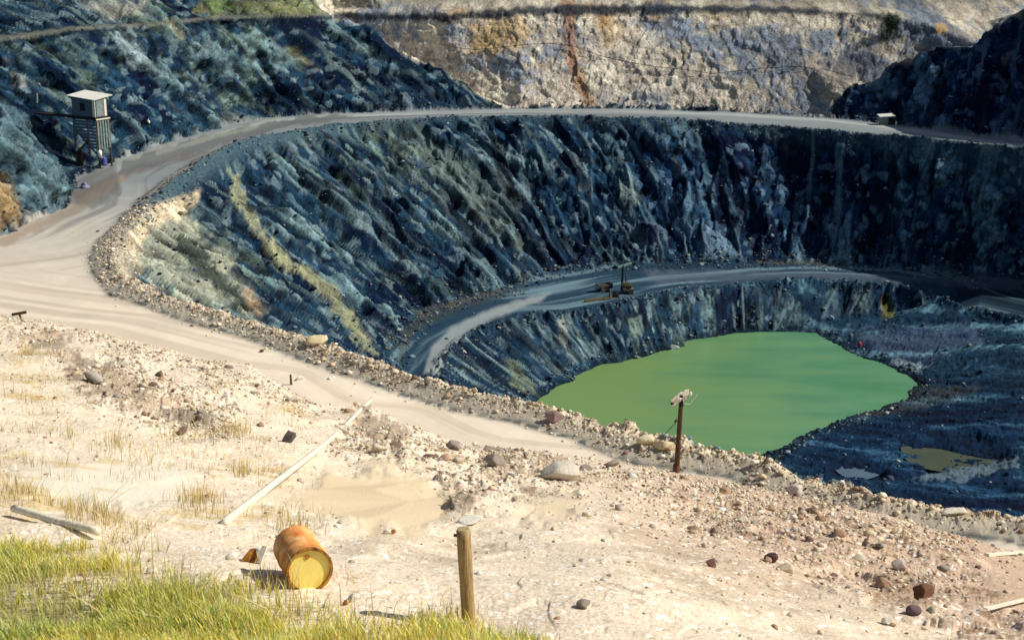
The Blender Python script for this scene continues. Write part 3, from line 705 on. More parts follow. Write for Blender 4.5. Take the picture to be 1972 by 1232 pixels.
# things hung and left at the hut foot
p = B0+HP(-.12, .1, 1.25)
e_ = empty('white_drum', p); tag(e_, 'small white cylindrical container at the corner post of the raised hut', 'container')
bm = bmesh.new(); cyl(bm, (0, -.12, -.28), (0, -.12, .26), .17, .17, 12); obj('body', bm, M_white, e_, True)
bm = bmesh.new(); cyl(bm, (0, -.12, .26), (0, -.12, .33), .09, .08, 10); obj('cap', bm, M_white, e_, True)
bm = bmesh.new()
cyl(bm, (0, 0, 0), (0, 0, .3), .24, .26, 10, wob=.12, rings=2, caps=True); cyl(bm, (0, 0, .3), (.03, 0, .72), .25, .10, 10, wob=.12, rings=3)
sk = obj('blue_sack', bm, M_blue, None, True); sk.location = B0+HP(-.35, .25, .25); tag(sk, 'blue and lavender sack standing at the foot of the raised hut', 'sack')
bp_ = hit(163, 362)
bm = bmesh.new(); cyl(bm, (0, 0, -.05), (0, 0, .25), .42, .30, 10, wob=.2, rings=2); cyl(bm, (0,0,.25), (.1,0,.42), .28, .1, 9, wob=.2)
sk = obj('cloth_bundle', bm, mat('pale_lavender_cloth', (96,92,132), (140,136,164), 3), None, True); sk.location = bp_; tag(sk, 'crumpled pale lavender cloth bundle on the rubble below the raised hut', 'bundle')
# bent pale pipe on the hillside ledge
p = hit(60, 190)
bp0 = empty('bent_pale_timber', p); tag(bp0, 'pale bent timber end sticking out of the ledge left of the raised hut', 'timber')
k_ = mpp(p)
bm = bmesh.new(); bar(bm, Vector((-2*k_, -.2, 3*k_)), Vector((14*k_, -.3, 10*k_)), .12, .14); obj('beam', bm, M_grey, bp0)
bm = bmesh.new(); bar(bm, Vector((14*k_, -.3, 10*k_)), Vector((13*k_, -.35, -7*k_)), .1, .12); obj('prop', bm, M_grey, bp0)

# ------------------------------------------------------------------ small shelter by the far road
p = hit(1708, 241); k_ = mpp(p)
sh = empty('roadside_shelter', p); tag(sh, 'small grey roadside shelter with a white roof and dark open doorway', 'shelter')
W_, H_ = 26*k_, 15*k_
bm = bmesh.new(); box(bm, (-W_*.2, .5, H_/2), (W_*.3, 0, 0), (0, .5, 0), (0, 0, H_/2)); obj('wall', bm, M_grey, sh)
bm = bmesh.new(); box(bm, (W_*.48, .5, H_/2), (.03, 0, 0), (0, .5, 0), (0, 0, H_/2)); box(bm, (W_*.3, .97, H_/2), (W_*.18, 0, 0), (0, .03, 0), (0, 0, H_/2)); obj('side_wall', bm, M_gwood2, sh)
bm = bmesh.new(); box(bm, (W_*.30, .35, H_*.22), (W_*.13, 0, 0), (0, .2, 0), (0, 0, H_*.22)); obj('bench_box', bm, M_dwood, sh)
bm = bmesh.new(); box(bm, (0, .45, H_+.12), (W_*.56, 0, .05), (0, .72, .05), (0, 0, .05)); obj('roof', bm, M_tin, sh)
for px_, py_, n_ in ((1692, 240, 'left'), (1725.5, 241, 'right')):
    g = hit(px_, py_)
    bm = bmesh.new(); cyl(bm, (0, 0, -.1), (0, 0, 7*k_), .09, .085, 8); cyl(bm, (0, 0, 7*k_), (0, 0, 7.6*k_), .085, .05, 8)
    o = obj('marker_post', bm, M_white); o.location = g; tag(o, f'short white marker post just {n_} of the grey roadside shelter', 'marker post')

# ------------------------------------------------------------------ plant on the lower bench
def at(px, py): g = hit(px, py); return g, mpp(g)
g, k_ = at(1196, 561)
tp = empty('pole_with_crossarm', g); tag(tp, 'dark pole with a pale tilted crossarm on the lower bench of the pit', 'pole')
bm = bmesh.new(); cyl(bm, (0, 0, -.3), (.1, 0, 51*k_), .11, .09, 8); obj('shaft', bm, M_black, tp)
bm = bmesh.new(); bar(bm, (-8*k_, -.15, 48*k_), (19*k_, .25, 54*k_), .12, .17); obj('crossarm', bm, M_mint, tp)
bm = bmesh.new(); cyl(bm, (7*k_, 0, 0), (7.5*k_, 0, 42*k_), .05, .04, 6); obj('conduit', bm, M_dwood, tp)
for a0, a1 in (((8*k_, 0, 23*k_), (22*k_, 0, 37*k_)), ((5*k_, 0, 41*k_), (13*k_, 0, 49*k_))):
    bm = bmesh.new(); bar(bm, a0, a1, .05, .05); obj('brace', bm, M_mint, tp)
g, k_ = at(1208, 566)
en = empty('engine_unit', g); tag(en, 'tan and olive engine unit beside the crossarm pole on the lower bench', 'engine')
bm = bmesh.new(); box(bm, (-2*k_, .3, 13*k_), (9*k_, 0, 0), (0, .4, 0), (0, 0, 4*k_)); cyl(bm, (-9*k_, .3, 17*k_), (5*k_, .3, 17*k_), .2, .2, 10); obj('hood', bm, M_olive, en)
bm = bmesh.new(); box(bm, (7*k_, 0, 6*k_), (4*k_, 0, 0), (0, .25, .03), (0, 0, 5*k_)); obj('control_box', bm, M_tan, en)
bm = bmesh.new(); box(bm, (-6*k_, 0, 8*k_), (3.4*k_, 0, 0), (0, .2, 0), (0, 0, 3*k_)); cyl(bm, (-6*k_, -.22, 8*k_), (-6*k_, -.3, 8*k_), .1, .1, 10); obj('radiator', bm, M_tan, en)
bm = bmesh.new(); box(bm, (0, .2, 2*k_), (11*k_, 0, 0), (0, .3, 0), (0, 0, 1.5*k_)); obj('skid', bm, M_gwood2, en)
bm = bmesh.new(); cyl(bm, (-1*k_, .3, 17*k_), (-1*k_, .3, 24*k_), .04, .04, 6); obj('exhaust_pipe', bm, M_dwood, en)
g, k_ = at(1158, 563)
tk = empty('water_tank', g); tag(tk, 'dark horizontal tank with a pale green end cap on the lower bench', 'tank')
bm = bmesh.new(); cyl(bm, (-9*k_, 0, 10*k_), (20*k_, .6, 11*k_), 7*k_, 7*k_, 14, caps=True); obj('shell', bm, M_gwood2, tk, False)
bm = bmesh.new(); cyl(bm, (-12*k_, -.06, 9*k_), (-9.2*k_, 0, 10*k_), 4*k_, 7*k_, 14); obj('end_cap', bm, M_mint, tk)
bm = bmesh.new(); box(bm, (3*k_, -.36, 7*k_), (3.5*k_, .02, 0), (0, .03, 0), (0, 0, 6*k_)); obj('panel', bm, M_tan, tk)
for u_ in (-5, 14):
    bm = bmesh.new(); box(bm, (u_*k_, .25, 2*k_), (1.5*k_, 0, 0), (0, .4, 0), (0, 0, 3*k_)); obj('cradle', bm, M_black, tk)
g, k_ = at(1186, 572)
wn = empty('pump', g); tag(wn, 'small black pump between the dark tank and the crossarm pole', 'pump')
bm = bmesh.new(); cyl(bm, (-5*k_, 0, 5*k_), (5*k_, .1, 5*k_), 4*k_, 4.6*k_, 12); obj('casing', bm, M_black, wn)
bm = bmesh.new(); cyl(bm, (0, 0, 8*k_), (1*k_, 0, 13*k_), .09, .08, 8); obj('outlet_pipe', bm, M_gwood2, wn)
bm = bmesh.new(); box(bm, (0, 0, 1*k_), (7*k_, 0, 0), (0, .2, 0), (0, 0, k_)); obj('base', bm, M_dwood, wn)
g, k_ = at(1174, 577)
bm = bmesh.new(); cyl(bm, (0, 0, -.1), (1*k_, 0, 20*k_), .08, .07, 8); cyl(bm, (1*k_, 0, 20*k_), (1.1*k_, 0, 21*k_), .07, .04, 8)
o = obj('short_post', bm, M_yt); o.location = g; tag(o, 'short ochre post standing at the right end of the ochre timber on the bench', 'post')
g1, k_ = at(1127, 582); g2, _ = at(1178, 576)
bm = bmesh.new(); bar(bm, (0, 0, .12), (g2-g1)+Vector((0, 0, .16)), .2, .2)
bm.verts.ensure_lookup_table(); o = obj('timber_beam', bm, M_yt); o.location = g1; tag(o, 'long ochre timber beam lying on the lower bench left of the pump', 'beam')

# ------------------------------------------------------------------ pole at the edge of the road
g, k_ = at(1303, 908); g.z -= .05
pl = empty('power_pole', g); tag(pl, 'short dark pole with a ragged white crossarm standing against the green pond', 'pole')
H_ = 140*k_/.94
bm = bmesh.new(); cyl(bm, (0, 0, -.3), (5*k_, 0, H_), 6*k_, 4*k_, 12, wob=.05, rings=8); obj('shaft', bm, M_dwood, pl, True)
bm = bmesh.new(); cyl(bm, (0, 0, -.2), (.3*k_, 0, 16*k_), 7*k_, 6.6*k_, 12, wob=.04, rings=2); obj('stub_sleeve', bm, mat('red_brown_timber', (88,50,38), (120,78,60), 5), pl, True)
c0 = Vector((-14*k_, -.10, H_-5*k_)); c1 = Vector((20*k_, .16, H_+13*k_))
bm = bmesh.new(); n_ = 8; pr = None
dd = (c1-c0)/n_
wd = [8, 10, 10, 11, 10, 9, 8, 6, 5]
for i in range(n_+1):
    c = c0+dd*i; hh = wd[i]*k_*random.uniform(.85, 1.1)/1.15
    cs = [bm.verts.new(c+Vector((0, a*.05, b_*hh))) for a, b_ in ((-1, -1), (1, -1), (1, 1), (-1, 1))]
    if pr:
        for j in range(4): bm.faces.new((pr[j], pr[(j+1) % 4], cs[(j+1) % 4], cs[j]))
    else: bm.faces.new(cs[::-1])
    pr = cs
bm.faces.new(pr); obj('crossarm', bm, M_bleach, pl)
for u_, dz in ((22, 8), (13, 1), (9, -3), (3, -4)):
    bm = bmesh.new(); c = Vector((u_*k_, -.02, H_+dz*k_))
    cyl(bm, c, c+Vector((0, 0, 4*k_)), 2.6*k_, 3.2*k_, 10); cyl(bm, c+Vector((0, 0, 4*k_)), c+Vector((0, 0, 7*k_)), 3.4*k_, 1.8*k_, 10); obj('insulator', bm, M_white, pl, True)
for u_, w_, z_ in ((-13, 2.5, -6), (4, 3, 8)):
    bm = bmesh.new(); box(bm, (u_*k_, -.12, H_+z_*k_), (w_*k_, 0, 0), (0, .06, 0), (0, 0, 1.8*k_)); obj('bolt_plate', bm, M_black, pl)
bm = bmesh.new(); cyl(bm, (5*k_, -.02, H_-12*k_), (6*k_, -.02, H_+1*k_), 5*k_, 2*k_, 8); obj('bracket', bm, M_black, pl)
bm = bmesh.new(); cyl(bm, (0, 0, H_-42*k_), (-26*k_, .3, H_-80*k_), .012, .012, 5); cyl(bm, (-3*k_, 0, H_-40*k_), (-6*k_, 0, H_-46*k_), .03, .03, 6); obj('stay_wire', bm, M_cable, pl)
bm = bmesh.new(); cyl(bm, (8*k_, 0, H_-8*k_), (22*k_, 0, H_-10*k_), .01, .01, 5); cyl(bm, (22*k_, 0, H_-10*k_), (37*k_, .1, H_+10*k_), .01, .01, 5); obj('loose_wire', bm, M_white, pl)

# ------------------------------------------------------------------ fence post in the foreground
g, k_ = at(905, 1203)
fp = empty('fence_post', g); tag(fp, 'round weathered wooden post standing at the edge of the grass', 'post')
H_ = 178*k_/.91
top = Vector((-11*k_, 0, H_))
bm = bmesh.new(); cyl(bm, (0, 0, -.25), top, 13*k_, 13.5*k_, 24, wob=.02, rings=14); obj('shaft', bm, M_wood, fp, True)
bm = bmesh.new(); cyl(bm, top, top+Vector((-.3*k_, 0, 4*k_)), 13.6*k_, 11.5*k_, 24, wob=.02); obj('top_face', bm, M_woodtop, fp)
bm = bmesh.new(); c = top+Vector((-13*k_, -.01, -10*k_)); cyl(bm, c+Vector((3*k_, 0, 0)), c+Vector((-5*k_, -.01, 2*k_)), 2.6*k_, 3.4*k_, 8); obj('staple', bm, M_dwood, fp)

# ------------------------------------------------------------------ oil drum
g, k_ = at(597, 1132)
R_ = 43.5*k_; c0 = g+Vector((0, 0, R_*.86))
ax = Vector((-.30, .80, -.035)).normalized(); Ld = .84
dr = empty('oil_drum', g); tag(dr, 'rusty orange oil drum lying on its side with a faded yellow end', 'oil drum')
bm = bmesh.new(); qd = ax.to_track_quat('Z', 'Y'); prof = []
NP = 60
for i in range(NP+1):
    t_ = i/NP; r = R_
    for rc in (.33, .66): r += .02*math.exp(-((t_-rc)/.018)**2)
    if t_ < .02 or t_ > .98: r += .008
    prof.append((t_*Ld, r))
prev = None
for d_, r in prof:
    vs = []
    for j in range(40):
        a = 2*math.pi*j/40
        dent = 1-.05*math.exp(-((a-2.6)/.35)**2-((d_-.5)/.2)**2)
        vs.append(bm.verts.new((c0-g)+qd @ Vector((math.cos(a)*r*dent, math.sin(a)*r*dent, d_))))
    if prev:
        for j in range(40): bm.faces.new((prev[j], prev[(j+1) % 40], vs[(j+1) % 40], vs[j]))
    prev = vs
bm.faces.new(prev); drb = obj('body', bm, M_rust, dr, True)
bm = bmesh.new()
def ring(bm, c, axq, r_in, r_out, d0, d1, n=40):
    A_ = [[bm.verts.new(c+axq @ Vector((math.cos(2*math.pi*j/n)*r, math.sin(2*math.pi*j/n)*r, d))) for j in range(n)] for r, d in ((r_in, d1), (r_in, d0), (r_out, d0), (r_out, d1))]
    for a in range(4):
        for j in range(n): bm.faces.new((A_[a][j], A_[a][(j+1) % n], A_[(a+1) % 4][(j+1) % n], A_[(a+1) % 4][j]))
ring(bm, c0-g, qd, R_*.93, R_+.012, -.02, .03); obj('rim', bm, M_rim, dr)
bm = bmesh.new(); cyl(bm, c0-g+ax*.012, c0-g+ax*.03, R_*.935, R_*.935, 40); lid = obj('end_plate', bm, M_yel, dr)
bm = bmesh.new(); c = c0-g+ax*.006+qd @ Vector((.02, R_*.62, 0)); cyl(bm, c-ax*.004, c+ax*.01, .03, .03, 12); o = obj('bung', bm, M_rim, lid); 
# scrap sheet beside the drum
g, k_ = at(478, 1083)
sc_ = empty('folded_scrap_sheet', g); tag(sc_, 'folded rusty scrap sheet on the ground left of the oil drum', 'scrap metal')
bm = bmesh.new(); vs = [bm.verts.new(Vector(p)*k_*1.0) for p in ((-20,0,-2),(-2,34,14),(8,38,14),(0,0,-2),(16,6,14),(24,0,-2),(-6,-8,0))]
for f in ((0,3,1),(1,3,2),(3,4,2),(3,5,4),(0,6,3)): bm.faces.new([vs[i] for i in f])
bmesh.ops.solidify(bm, geom=bm.faces[:], thickness=.008); obj('sheet', bm, M_rim, sc_)
bm = bmesh.new(); bar(bm, (20*k_, 0, 0), (30*k_, 20*k_, 26*k_), .08, .02); obj('flap', bm, M_bleach, sc_)

# ------------------------------------------------------------------ timbers, stakes, pipes
def lying(name, a, b_, w_, mat_, label, cat, lift=.0, taper=1., flat_=False, up_=0.):
    p0 = hit(*a); p1 = hit(*b_); k0 = mpp(p0); p0.z += up_
    r = w_*k0/2
    bm = bmesh.new(); d = p1-p0+Vector((0, 0, lift))
    if flat_: bar(bm, (0, 0, r*.6), d+Vector((0, 0, r*.6)), r*2, r)
    else: cyl(bm, (0, 0, r*.6), d+Vector((0, 0, r*.6)), r, r*taper, 12, wob=.07, rings=14)
    if not flat_:
        for v in bm.verts:
            t_ = max(0, min(1, v.co.dot(d)/d.dot(d)))
            v.co += Vector((math.sin(t_*4.6)*.05, 0, -math.sin(math.pi*t_)*.07+math.sin(t_*9)*.02))*min(1, d.length/8)
    o = obj(name, bm, mat_, None, not flat_); o.location = p0; tag(o, label, cat); return o
lying('fallen_pole', (432,1010), (720,781), 17, M_bleach, 'long bleached pole lying diagonally across the stony slope above the oil drum', 'pole', lift=.25, taper=.85)
lying('fallen_pole', (28,994), (192,1040), 15, M_bleach, 'bleached pole lying at the upper edge of the green grass', 'pole', lift=.1, up_=.1)
lying('plank', (1900,1070), (2010,1068), 10, M_bleach, 'upper of the two pale planks on the right edge of the slope', 'plank', lift=.1, flat_=True)
lying('plank', (1898,1174), (2010,1156), 9, M_bleach, 'lower pale plank lying on the right edge of the slope', 'plank', lift=.1, flat_=True)
def stake(name, px_, py_, dx, hpx, wpx, mat_, label, cat, dy=0.):
    g = hit(px_, py_); k0 = mpp(g)
    bm = bmesh.new(); cyl(bm, (0, 0, -.1), (dx*k0, dy, hpx*k0), wpx*k0/2, wpx*k0/2*.8, 8, wob=.06, rings=3)
    o = obj(name, bm, mat_); o.location = g; tag(o, label, cat); return o
stake('stake', 561, 740, -1, 20, 5, M_dwood, 'short dark stake at the edge of the haul road beside a white stone', 'stake')
stake('broken_stake', 1341, 872, 13, 15, 7, M_bleach, 'pale leaning stake on the stone bank right of the ragged pole', 'stake')
stake('thin_stick', 1458, 901, 22, 26, 4, M_yt, 'leaning straw coloured stick on the stone bank by the pond corner', 'stick')
stake('thin_stick', 1489, 885, 20, 9, 5, M_yt, 'short stick lying flatter beyond the leaning one at the pond corner', 'stick')
g, k_ = at(38, 612)
tb = empty('leaning_timber_trestle', g); tag(tb, 'dark bar propped on a short strut at the left edge of the road', 'trestle')
bm = bmesh.new(); bar(bm, (-14*k_, 0, 7*k_), (14*k_, 0, 12*k_), .10, .12); obj('bar', bm, M_dwood, tb)
bm = bmesh.new(); bar(bm, (0, 0, 9*k_), (5*k_, -.1, -2*k_), .07, .07); obj('strut', bm, M_dwood, tb)
g, k_ = at(1655, 668)
bm = bmesh.new(); cyl(bm, (0, 0, 0), (0, 0, .22), .1, .24, 12); cyl(bm, (0, 0, .22), (0, 0, .45), .24, .1, 12); o = obj('red_float', bm, M_red, None, True); o.location = g; tag(o, 'tiny red float lying on the mud beside the green pond', 'float')
# drooping cable across the pale face
cb = bmesh.new(); pts_ = [(845,88),(880,94),(915,99),(960,95),(1010,88),(1060,86),(1105,92),(1150,108),(1200,120),(1260,130),(1312,137),(1370,144),(1420,139),(1470,134),(1530,131),(1590,136),(1640,150)]
cp = [hit(*p)+Vector((0, -.35, .15)) for p in pts_]
for a, b_ in zip(cp[:-1], cp[1:]): cyl(cb, a, b_, .035, .035, 5)
tag(obj('power_cable', cb, M_cable), 'thin black cable strung across the pale rock face above the road', 'cable')

# ------------------------------------------------------------------ puddles
PZ = {}
def puddle(cx_, cy_, rx, ry, mat_, s, name='puddle_water'):
    g = hit(cx_, cy_); k0 = mpp(g); bm = bmesh.new(); n = 48; zt = []
    ring_ = []
    for i in range(n):
        a = 2*math.pi*i/n; rr = 1+.08*math.sin(3*a+s)
        px_ = 1.35*rx*k0*math.cos(a)*rr; py_ = 1.35*ry*k0/math.sin(math.radians(19))*math.sin(a)*rr
        ring_.append((px_, py_)); zt.append(ground(g.x+px_*.35, g.y+py_*.35))
    zz = g.z-.15
    bm.faces.new([bm.verts.new((a, b_, 0)) for a, b_ in ring_])
    o = obj(name, bm, mat_); o.location = (g.x, g.y, float(np.percentile(zt, 30))+.05); o['kind'] = 'structure'; return o
def wet(name, c, r=.15):
    m = mat(name, c, tuple(min(255, int(v*1.15)) for v in c), .6, rough=r, bump=.03, spec=.5); return m
puddle(1652, 906, 34, 11, wet('pale_puddle', (74,92,106), .3), 1.)
puddle(1835, 872, 78, 26, wet('muddy_puddle', (66,72,52), .3), 2.4)

# ------------------------------------------------------------------ stones
def ico(sub):
    bm = bmesh.new(); bmesh.ops.create_icosphere(bm, subdivisions=sub, radius=1.); bm.verts.ensure_lookup_table()
    v = np.array([q_.co[:] for q_ in bm.verts], np.float32); f = np.array([[w_.index for w_ in p_.verts] for p_ in bm.faces], np.int32); bm.free(); return v, f
IV1, IF1 = ico(1); IV3, IF3 = ico(3)
m, t, b = nt('stone'); L = t.links.new
at_ = node(t, 'ShaderNodeAttribute', attribute_name='Col'); tc = node(t, 'ShaderNodeTexCoord'); n1 = node(t, 'ShaderNodeTexNoise'); n1.inputs['Scale'].default_value = 9; n1.inputs['Detail'].default_value = 5
L(tc.outputs['Object'], n1.inputs['Vector']); mr = node(t, 'ShaderNodeMapRange'); mr.inputs['To Min'].default_value = .45; mr.inputs['To Max'].default_value = 1.5; L(n1.outputs['Fac'], mr.inputs['Value'])
vm = node(t, 'ShaderNodeVectorMath', operation='SCALE'); L(at_.outputs['Color'], vm.inputs[0]); L(mr.outputs[0], vm.inputs['Scale']); L(vm.outputs[0], b.inputs['Base Color'])
bp = node(t, 'ShaderNodeBump'); bp.inputs['Strength'].default_value = .5; bp.inputs['Distance'].default_value = .04; L(n1.outputs['Fac'], bp.inputs['Height']); L(bp.outputs[0], b.inputs['Normal']); b.inputs['Roughness'].default_value = .9; b.inputs['Specular IOR Level'].default_value = .15
M_stone = m
def rots(n):
    q_ = RNG.normal(size=(n, 4)); q_ /= np.linalg.norm(q_, axis=1, keepdims=True); w_, a, b_, c = q_.T
    return np.stack([1-2*(b_*b_+c*c), 2*(a*b_-c*w_), 2*(a*c+b_*w_), 2*(a*b_+c*w_), 1-2*(a*a+c*c), 2*(b_*c-a*w_), 2*(a*c-b_*w_), 2*(b_*c+a*w_), 1-2*(a*a+b_*b_)], 1).reshape(n, 3, 3).astype(np.float32)
def gravel(name, pos, size, cols):
    n = len(pos); V, Fc = IV1, IF1
    v = V[None]*(1+RNG.normal(0, .16, (n, len(V), 1)).astype(np.float32))
    v = v*RNG.uniform(.55, 1.15, (n, 1, 3)).astype(np.float32)
    v = np.einsum('nij,nkj->nki', rots(n), v); v[..., 2] *= .6
    v = v*size[:, None, None]+pos[:, None, :]
    f = (Fc[None]+(np.arange(n)*len(V))[:, None, None]).reshape(-1, 3)
    c = np.repeat(np.concatenate([cols, np.ones((n, 1))], 1)[:, None], len(V), 1).reshape(-1, 4)
    return mesh_np(name, v.reshape(-1, 3), f, 3, M_stone, c)
dens = np.zeros(x.shape)
def sample(wt, n):
    cell = np.abs(np.gradient(GX, axis=0)*np.gradient(GY, axis=1))
    pr_ = (wt*VIS*cell).ravel().astype(np.float64); pr_ /= pr_.sum()
    i = RNG.choice(pr_.size, n, p=pr_)
    p = P[i].copy(); p[:, :2] += RNG.normal(0, .03, (n, 2)); return p, i
def palette(n, cs, ws):
    cs = np.array([C(*c) for c in cs]); i = RNG.choice(len(cs), n, p=np.array(ws)/sum(ws)); return cs[i]*RNG.uniform(.75, 1.2, (n, 1))
inside = (PX > -80) & (PX < 2060) & (PY > -40) & (PY < 1290)
pal_f = [(228,214,186),(210,190,156),(168,138,108),(118,92,76),(186,166,152),(236,230,216),(150,146,140)]; pw_f = [5,5,1.4,.7,1.5,1.5,1]
# berm stones
n = 8500; p, i = sample(bermw*inside*(1-F0)*nearside*(y < 100), n); sz = RNG.gamma(1.8, .021, n).clip(.015, .18)
gs = gravel('bank_gravel', p+[0, 0, 1]*sz[:, None]*.3, sz, palette(n, pal_f, pw_f)); tag(gs, 'loose pale stones heaped in a bank along the haul road edge', 'gravel', kind='stuff')
n = 19000; wt = F0*inside*(1-flat*.96)*(.12+rub+.45*right)*np.clip(y/40, .3, 1.2)*(1-gsoil*.7); p, i = sample(wt, n); sz = RNG.gamma(1.6, .014, n).clip(.01, .16)*(.6+.4*np.clip(p[:, 1]/25, 0, 1.6))
gs = gravel('slope_gravel', p+[0, 0, 1]*sz[:, None]*.3, sz, palette(n, pal_f, pw_f)); tag(gs, 'loose gravel and small stones scattered over the pale slope', 'gravel', kind='stuff')
pal_d = [(60,76,94),(104,124,132),(34,46,62),(150,158,150),(116,112,90)]; pw_d = [4,3,2,1,.6]
wt = inside*(np.exp(-(s_toe/1.4)**2)*(y > 90)*1.+np.exp(-(pdist(x, y, xy(icrest))/.8)**2)*.8+np.exp(-((s_shore+.7)/.6)**2)*.9*(s_toe > 0)+np.exp(-(s_rd/1.)**2)*upper*.8+.12*w_wall*steep+bermw*(y > 92)*.7+.05*w_floor)
n = 15000; p, i = sample(wt, n); sz = RNG.gamma(1.8, .038, n).clip(.04, .34)
gs = gravel('dark_rubble', p+[0, 0, 1]*sz[:, None]*.2, sz, palette(n, pal_d, pw_d)); tag(gs, 'dark slate rubble lying at the foot of the pit walls and benches', 'rubble', kind='stuff')

def boulder_mesh(name, c, seed, sub=3):
    r = np.random.default_rng(seed); v = IV3.copy()
    for _ in range(11):      # cut flat faces into a ball
        d = r.normal(size=3); d /= np.linalg.norm(d); o_ = r.uniform(.45, .85)
        s_ = v @ d; v = v-np.maximum(s_-o_, 0)[:, None]*d
    v = v*(1+.04*r.normal(size=(len(v), 1)))
    v /= np.abs(v).max(0)
    cc = np.tile(np.append(C(*c), 1.), (len(v), 1))
    o = mesh_np(name, v, IF3, 3, M_stone, cc); return o
def boulder(px_, py_, w_, h_, c, label, seed, rz=0., group=None, sink=.42):
    g = hit(px_, py_+h_*.42); k0 = mpp(g)
    o = boulder_mesh('boulder', c, seed); sx = w_*k0/2; sz_ = h_*k0/2*.95
    o.scale = (sx, sx*.75, sz_); o.rotation_euler = (random.uniform(-.3, .3), random.uniform(-.35, .35), rz); o.location = g+Vector((0, sx*.3, sz_*(1-sink)))
    tag(o, label, 'boulder', group); return o
BL = [
 (1082,905,80,46,(206,196,178),'large pale boulder, widest on the stony slope below the haul road'),
 (1483,1070,34,28,(84,60,62),'dark maroon angular boulder alone on the open slope'),
 (1372,1080,24,26,(176,136,128),'pinkish upright stone on the pale slope left of the maroon boulder'),
 (1778,1137,48,42,(120,84,64),'brown slanting boulder, largest in the lower right rubble'),
 (1762,1171,36,30,(112,92,96),'purple grey boulder just below the brown slanting one'),
 (1793,1172,22,18,(170,176,158),'small grey green flat stone beside the purple grey boulder'),
 (1712,1194,28,22,(224,216,200),'white rounded stone below the lower right rubble'),
 (557,838,30,34,(104,96,94),'dark grey slab standing near the far end of the fallen pole'),
 (180,725,46,28,(176,166,154),'pale grey boulder in the dark rubble patch on the left'),
 (1244,846,40,28,(226,212,178),'cream slab on the stone bank left of the ragged pole'),
 (1280,857,38,20,(216,200,158),'yellowish rounded boulder on the bank beside the ragged pole'),
 (1070,799,46,28,(158,130,124),'purplish boulder on the crest of the stone bank'),
 (608,655,46,26,(212,194,156),'large yellowish cream boulder on the bank at the pit edge'),
 (1838,983,52,18,(228,218,196),'long white boulder on the stone bank at the right'),
 (1804,973,18,12,(204,144,72),'small orange stone beside the long white boulder'),
 (1532,942,34,22,(206,188,180),'pale pink slab at the edge of the haul road'),
 (577,727,18,12,(238,232,220),'white stone lying on the haul road beside the dark stake'),
 (285,233,12,12,(226,222,204),'round white stone on the dark slope right of the raised hut'),
 (444,1068,24,22,(236,230,216),'white lump with a dark spot left of the scrap sheet'),
 (500,1062,30,30,(226,214,196),'cream stone between the scrap sheet and the oil drum'),
 (903,1003,54,16,(234,226,210),'low white rock just behind the top of the fence post'),
 (744,1023,18,12,(232,224,206),'small white stone on the edge of the dry mud flat'),
 (757,1023,12,11,(156,108,60),'small brown stone touching the white one by the mud flat'),
 (680,1150,38,20,(232,222,204),'white stone with a brown companion right of the oil drum'),
 (667,1158,14,15,(168,116,58),'brown stone against the white one right of the oil drum'),
 (1122,1162,34,20,(150,136,120),'grey brown lumpy stone on the pale slope right of the post'),
 (894,676,11,8,(176,182,176),'pale block on the dark knob beside the bench road'),
 (1300,668,22,9,(156,162,160),'pale flat rock at the left shoreline of the pond'),
 (1601,610,11,12,(150,166,182),'pale blue stone at the foot of the bench cliff'),
 (1708,794,10,8,(170,178,178),'left of two white stones on the dark shore of the pond'),
 (1717,787,10,8,(170,178,178),'right of two white stones on the dark shore of the pond'),
 (1735,1085,34,24,(196,182,166),'cream split boulder in the middle of the right slope'),
 (1655,1075,40,16,(206,190,164),'low cream stone left of the cream split boulder'),
 (1560,1035,20,18,(136,112,104),'reddish brown stone between the bank and the maroon boulder'),
 (950,882,44,36,(150,138,126),'grey pointed rock heap top left of the large pale boulder'),
 (1180,890,36,18,(150,134,120),'brown grey low rock right of the large pale boulder'),
 (755,590,1,1,None,None),
]
for i_, b_ in enumerate(BL):
    if b_[4] is None: continue
    boulder(*b_[:5], b_[5], 100+i_, rz=random.uniform(-.5, .5))
# repeated stones: individual copies of a few shapes
def strew(n, wt, smin, smax, cols, label, group):
    protos = [boulder_mesh('boulder', c, 300+j) for j, c in enumerate(cols)]
    p, i = sample(wt, n)
    for j in range(n):
        o = protos[j] if j < len(protos) else protos[j % len(protos)].copy()
        if j >= len(protos): COL.objects.link(o)
        s_ = smin+(smax-smin)*random.random()**2.2
        o.scale = (s_*random.uniform(.8, 1.3), s_*random.uniform(.7, 1.1), s_*random.uniform(.5, .85)); o.rotation_euler = (random.uniform(-.3, .3), random.uniform(-.3, .3), random.uniform(0, 6.3))
        o.location = (float(p[j][0]), float(p[j][1]), float(p[j][2])+s_*.25)
        tag(o, label, 'stone', group)
strew(80, bermw*inside*(1-F0)*nearside*(y < 96),   .06, .20, [(222,208,180),(208,188,154),(232,222,202),(180,160,136),(200,182,166)], 'one of the pale stones heaped along the bank at the pit edge', 'stones on the bank at the pit edge')
strew(100, F0*inside*(1-flat)*(.1+rub+right)*np.clip(y/40, .2, 1), .05, .22, [(176,146,120),(124,100,88),(214,198,172),(160,146,134)], 'one of the brown and cream stones strewn over the stony slope', 'stones strewn over the stony slope')

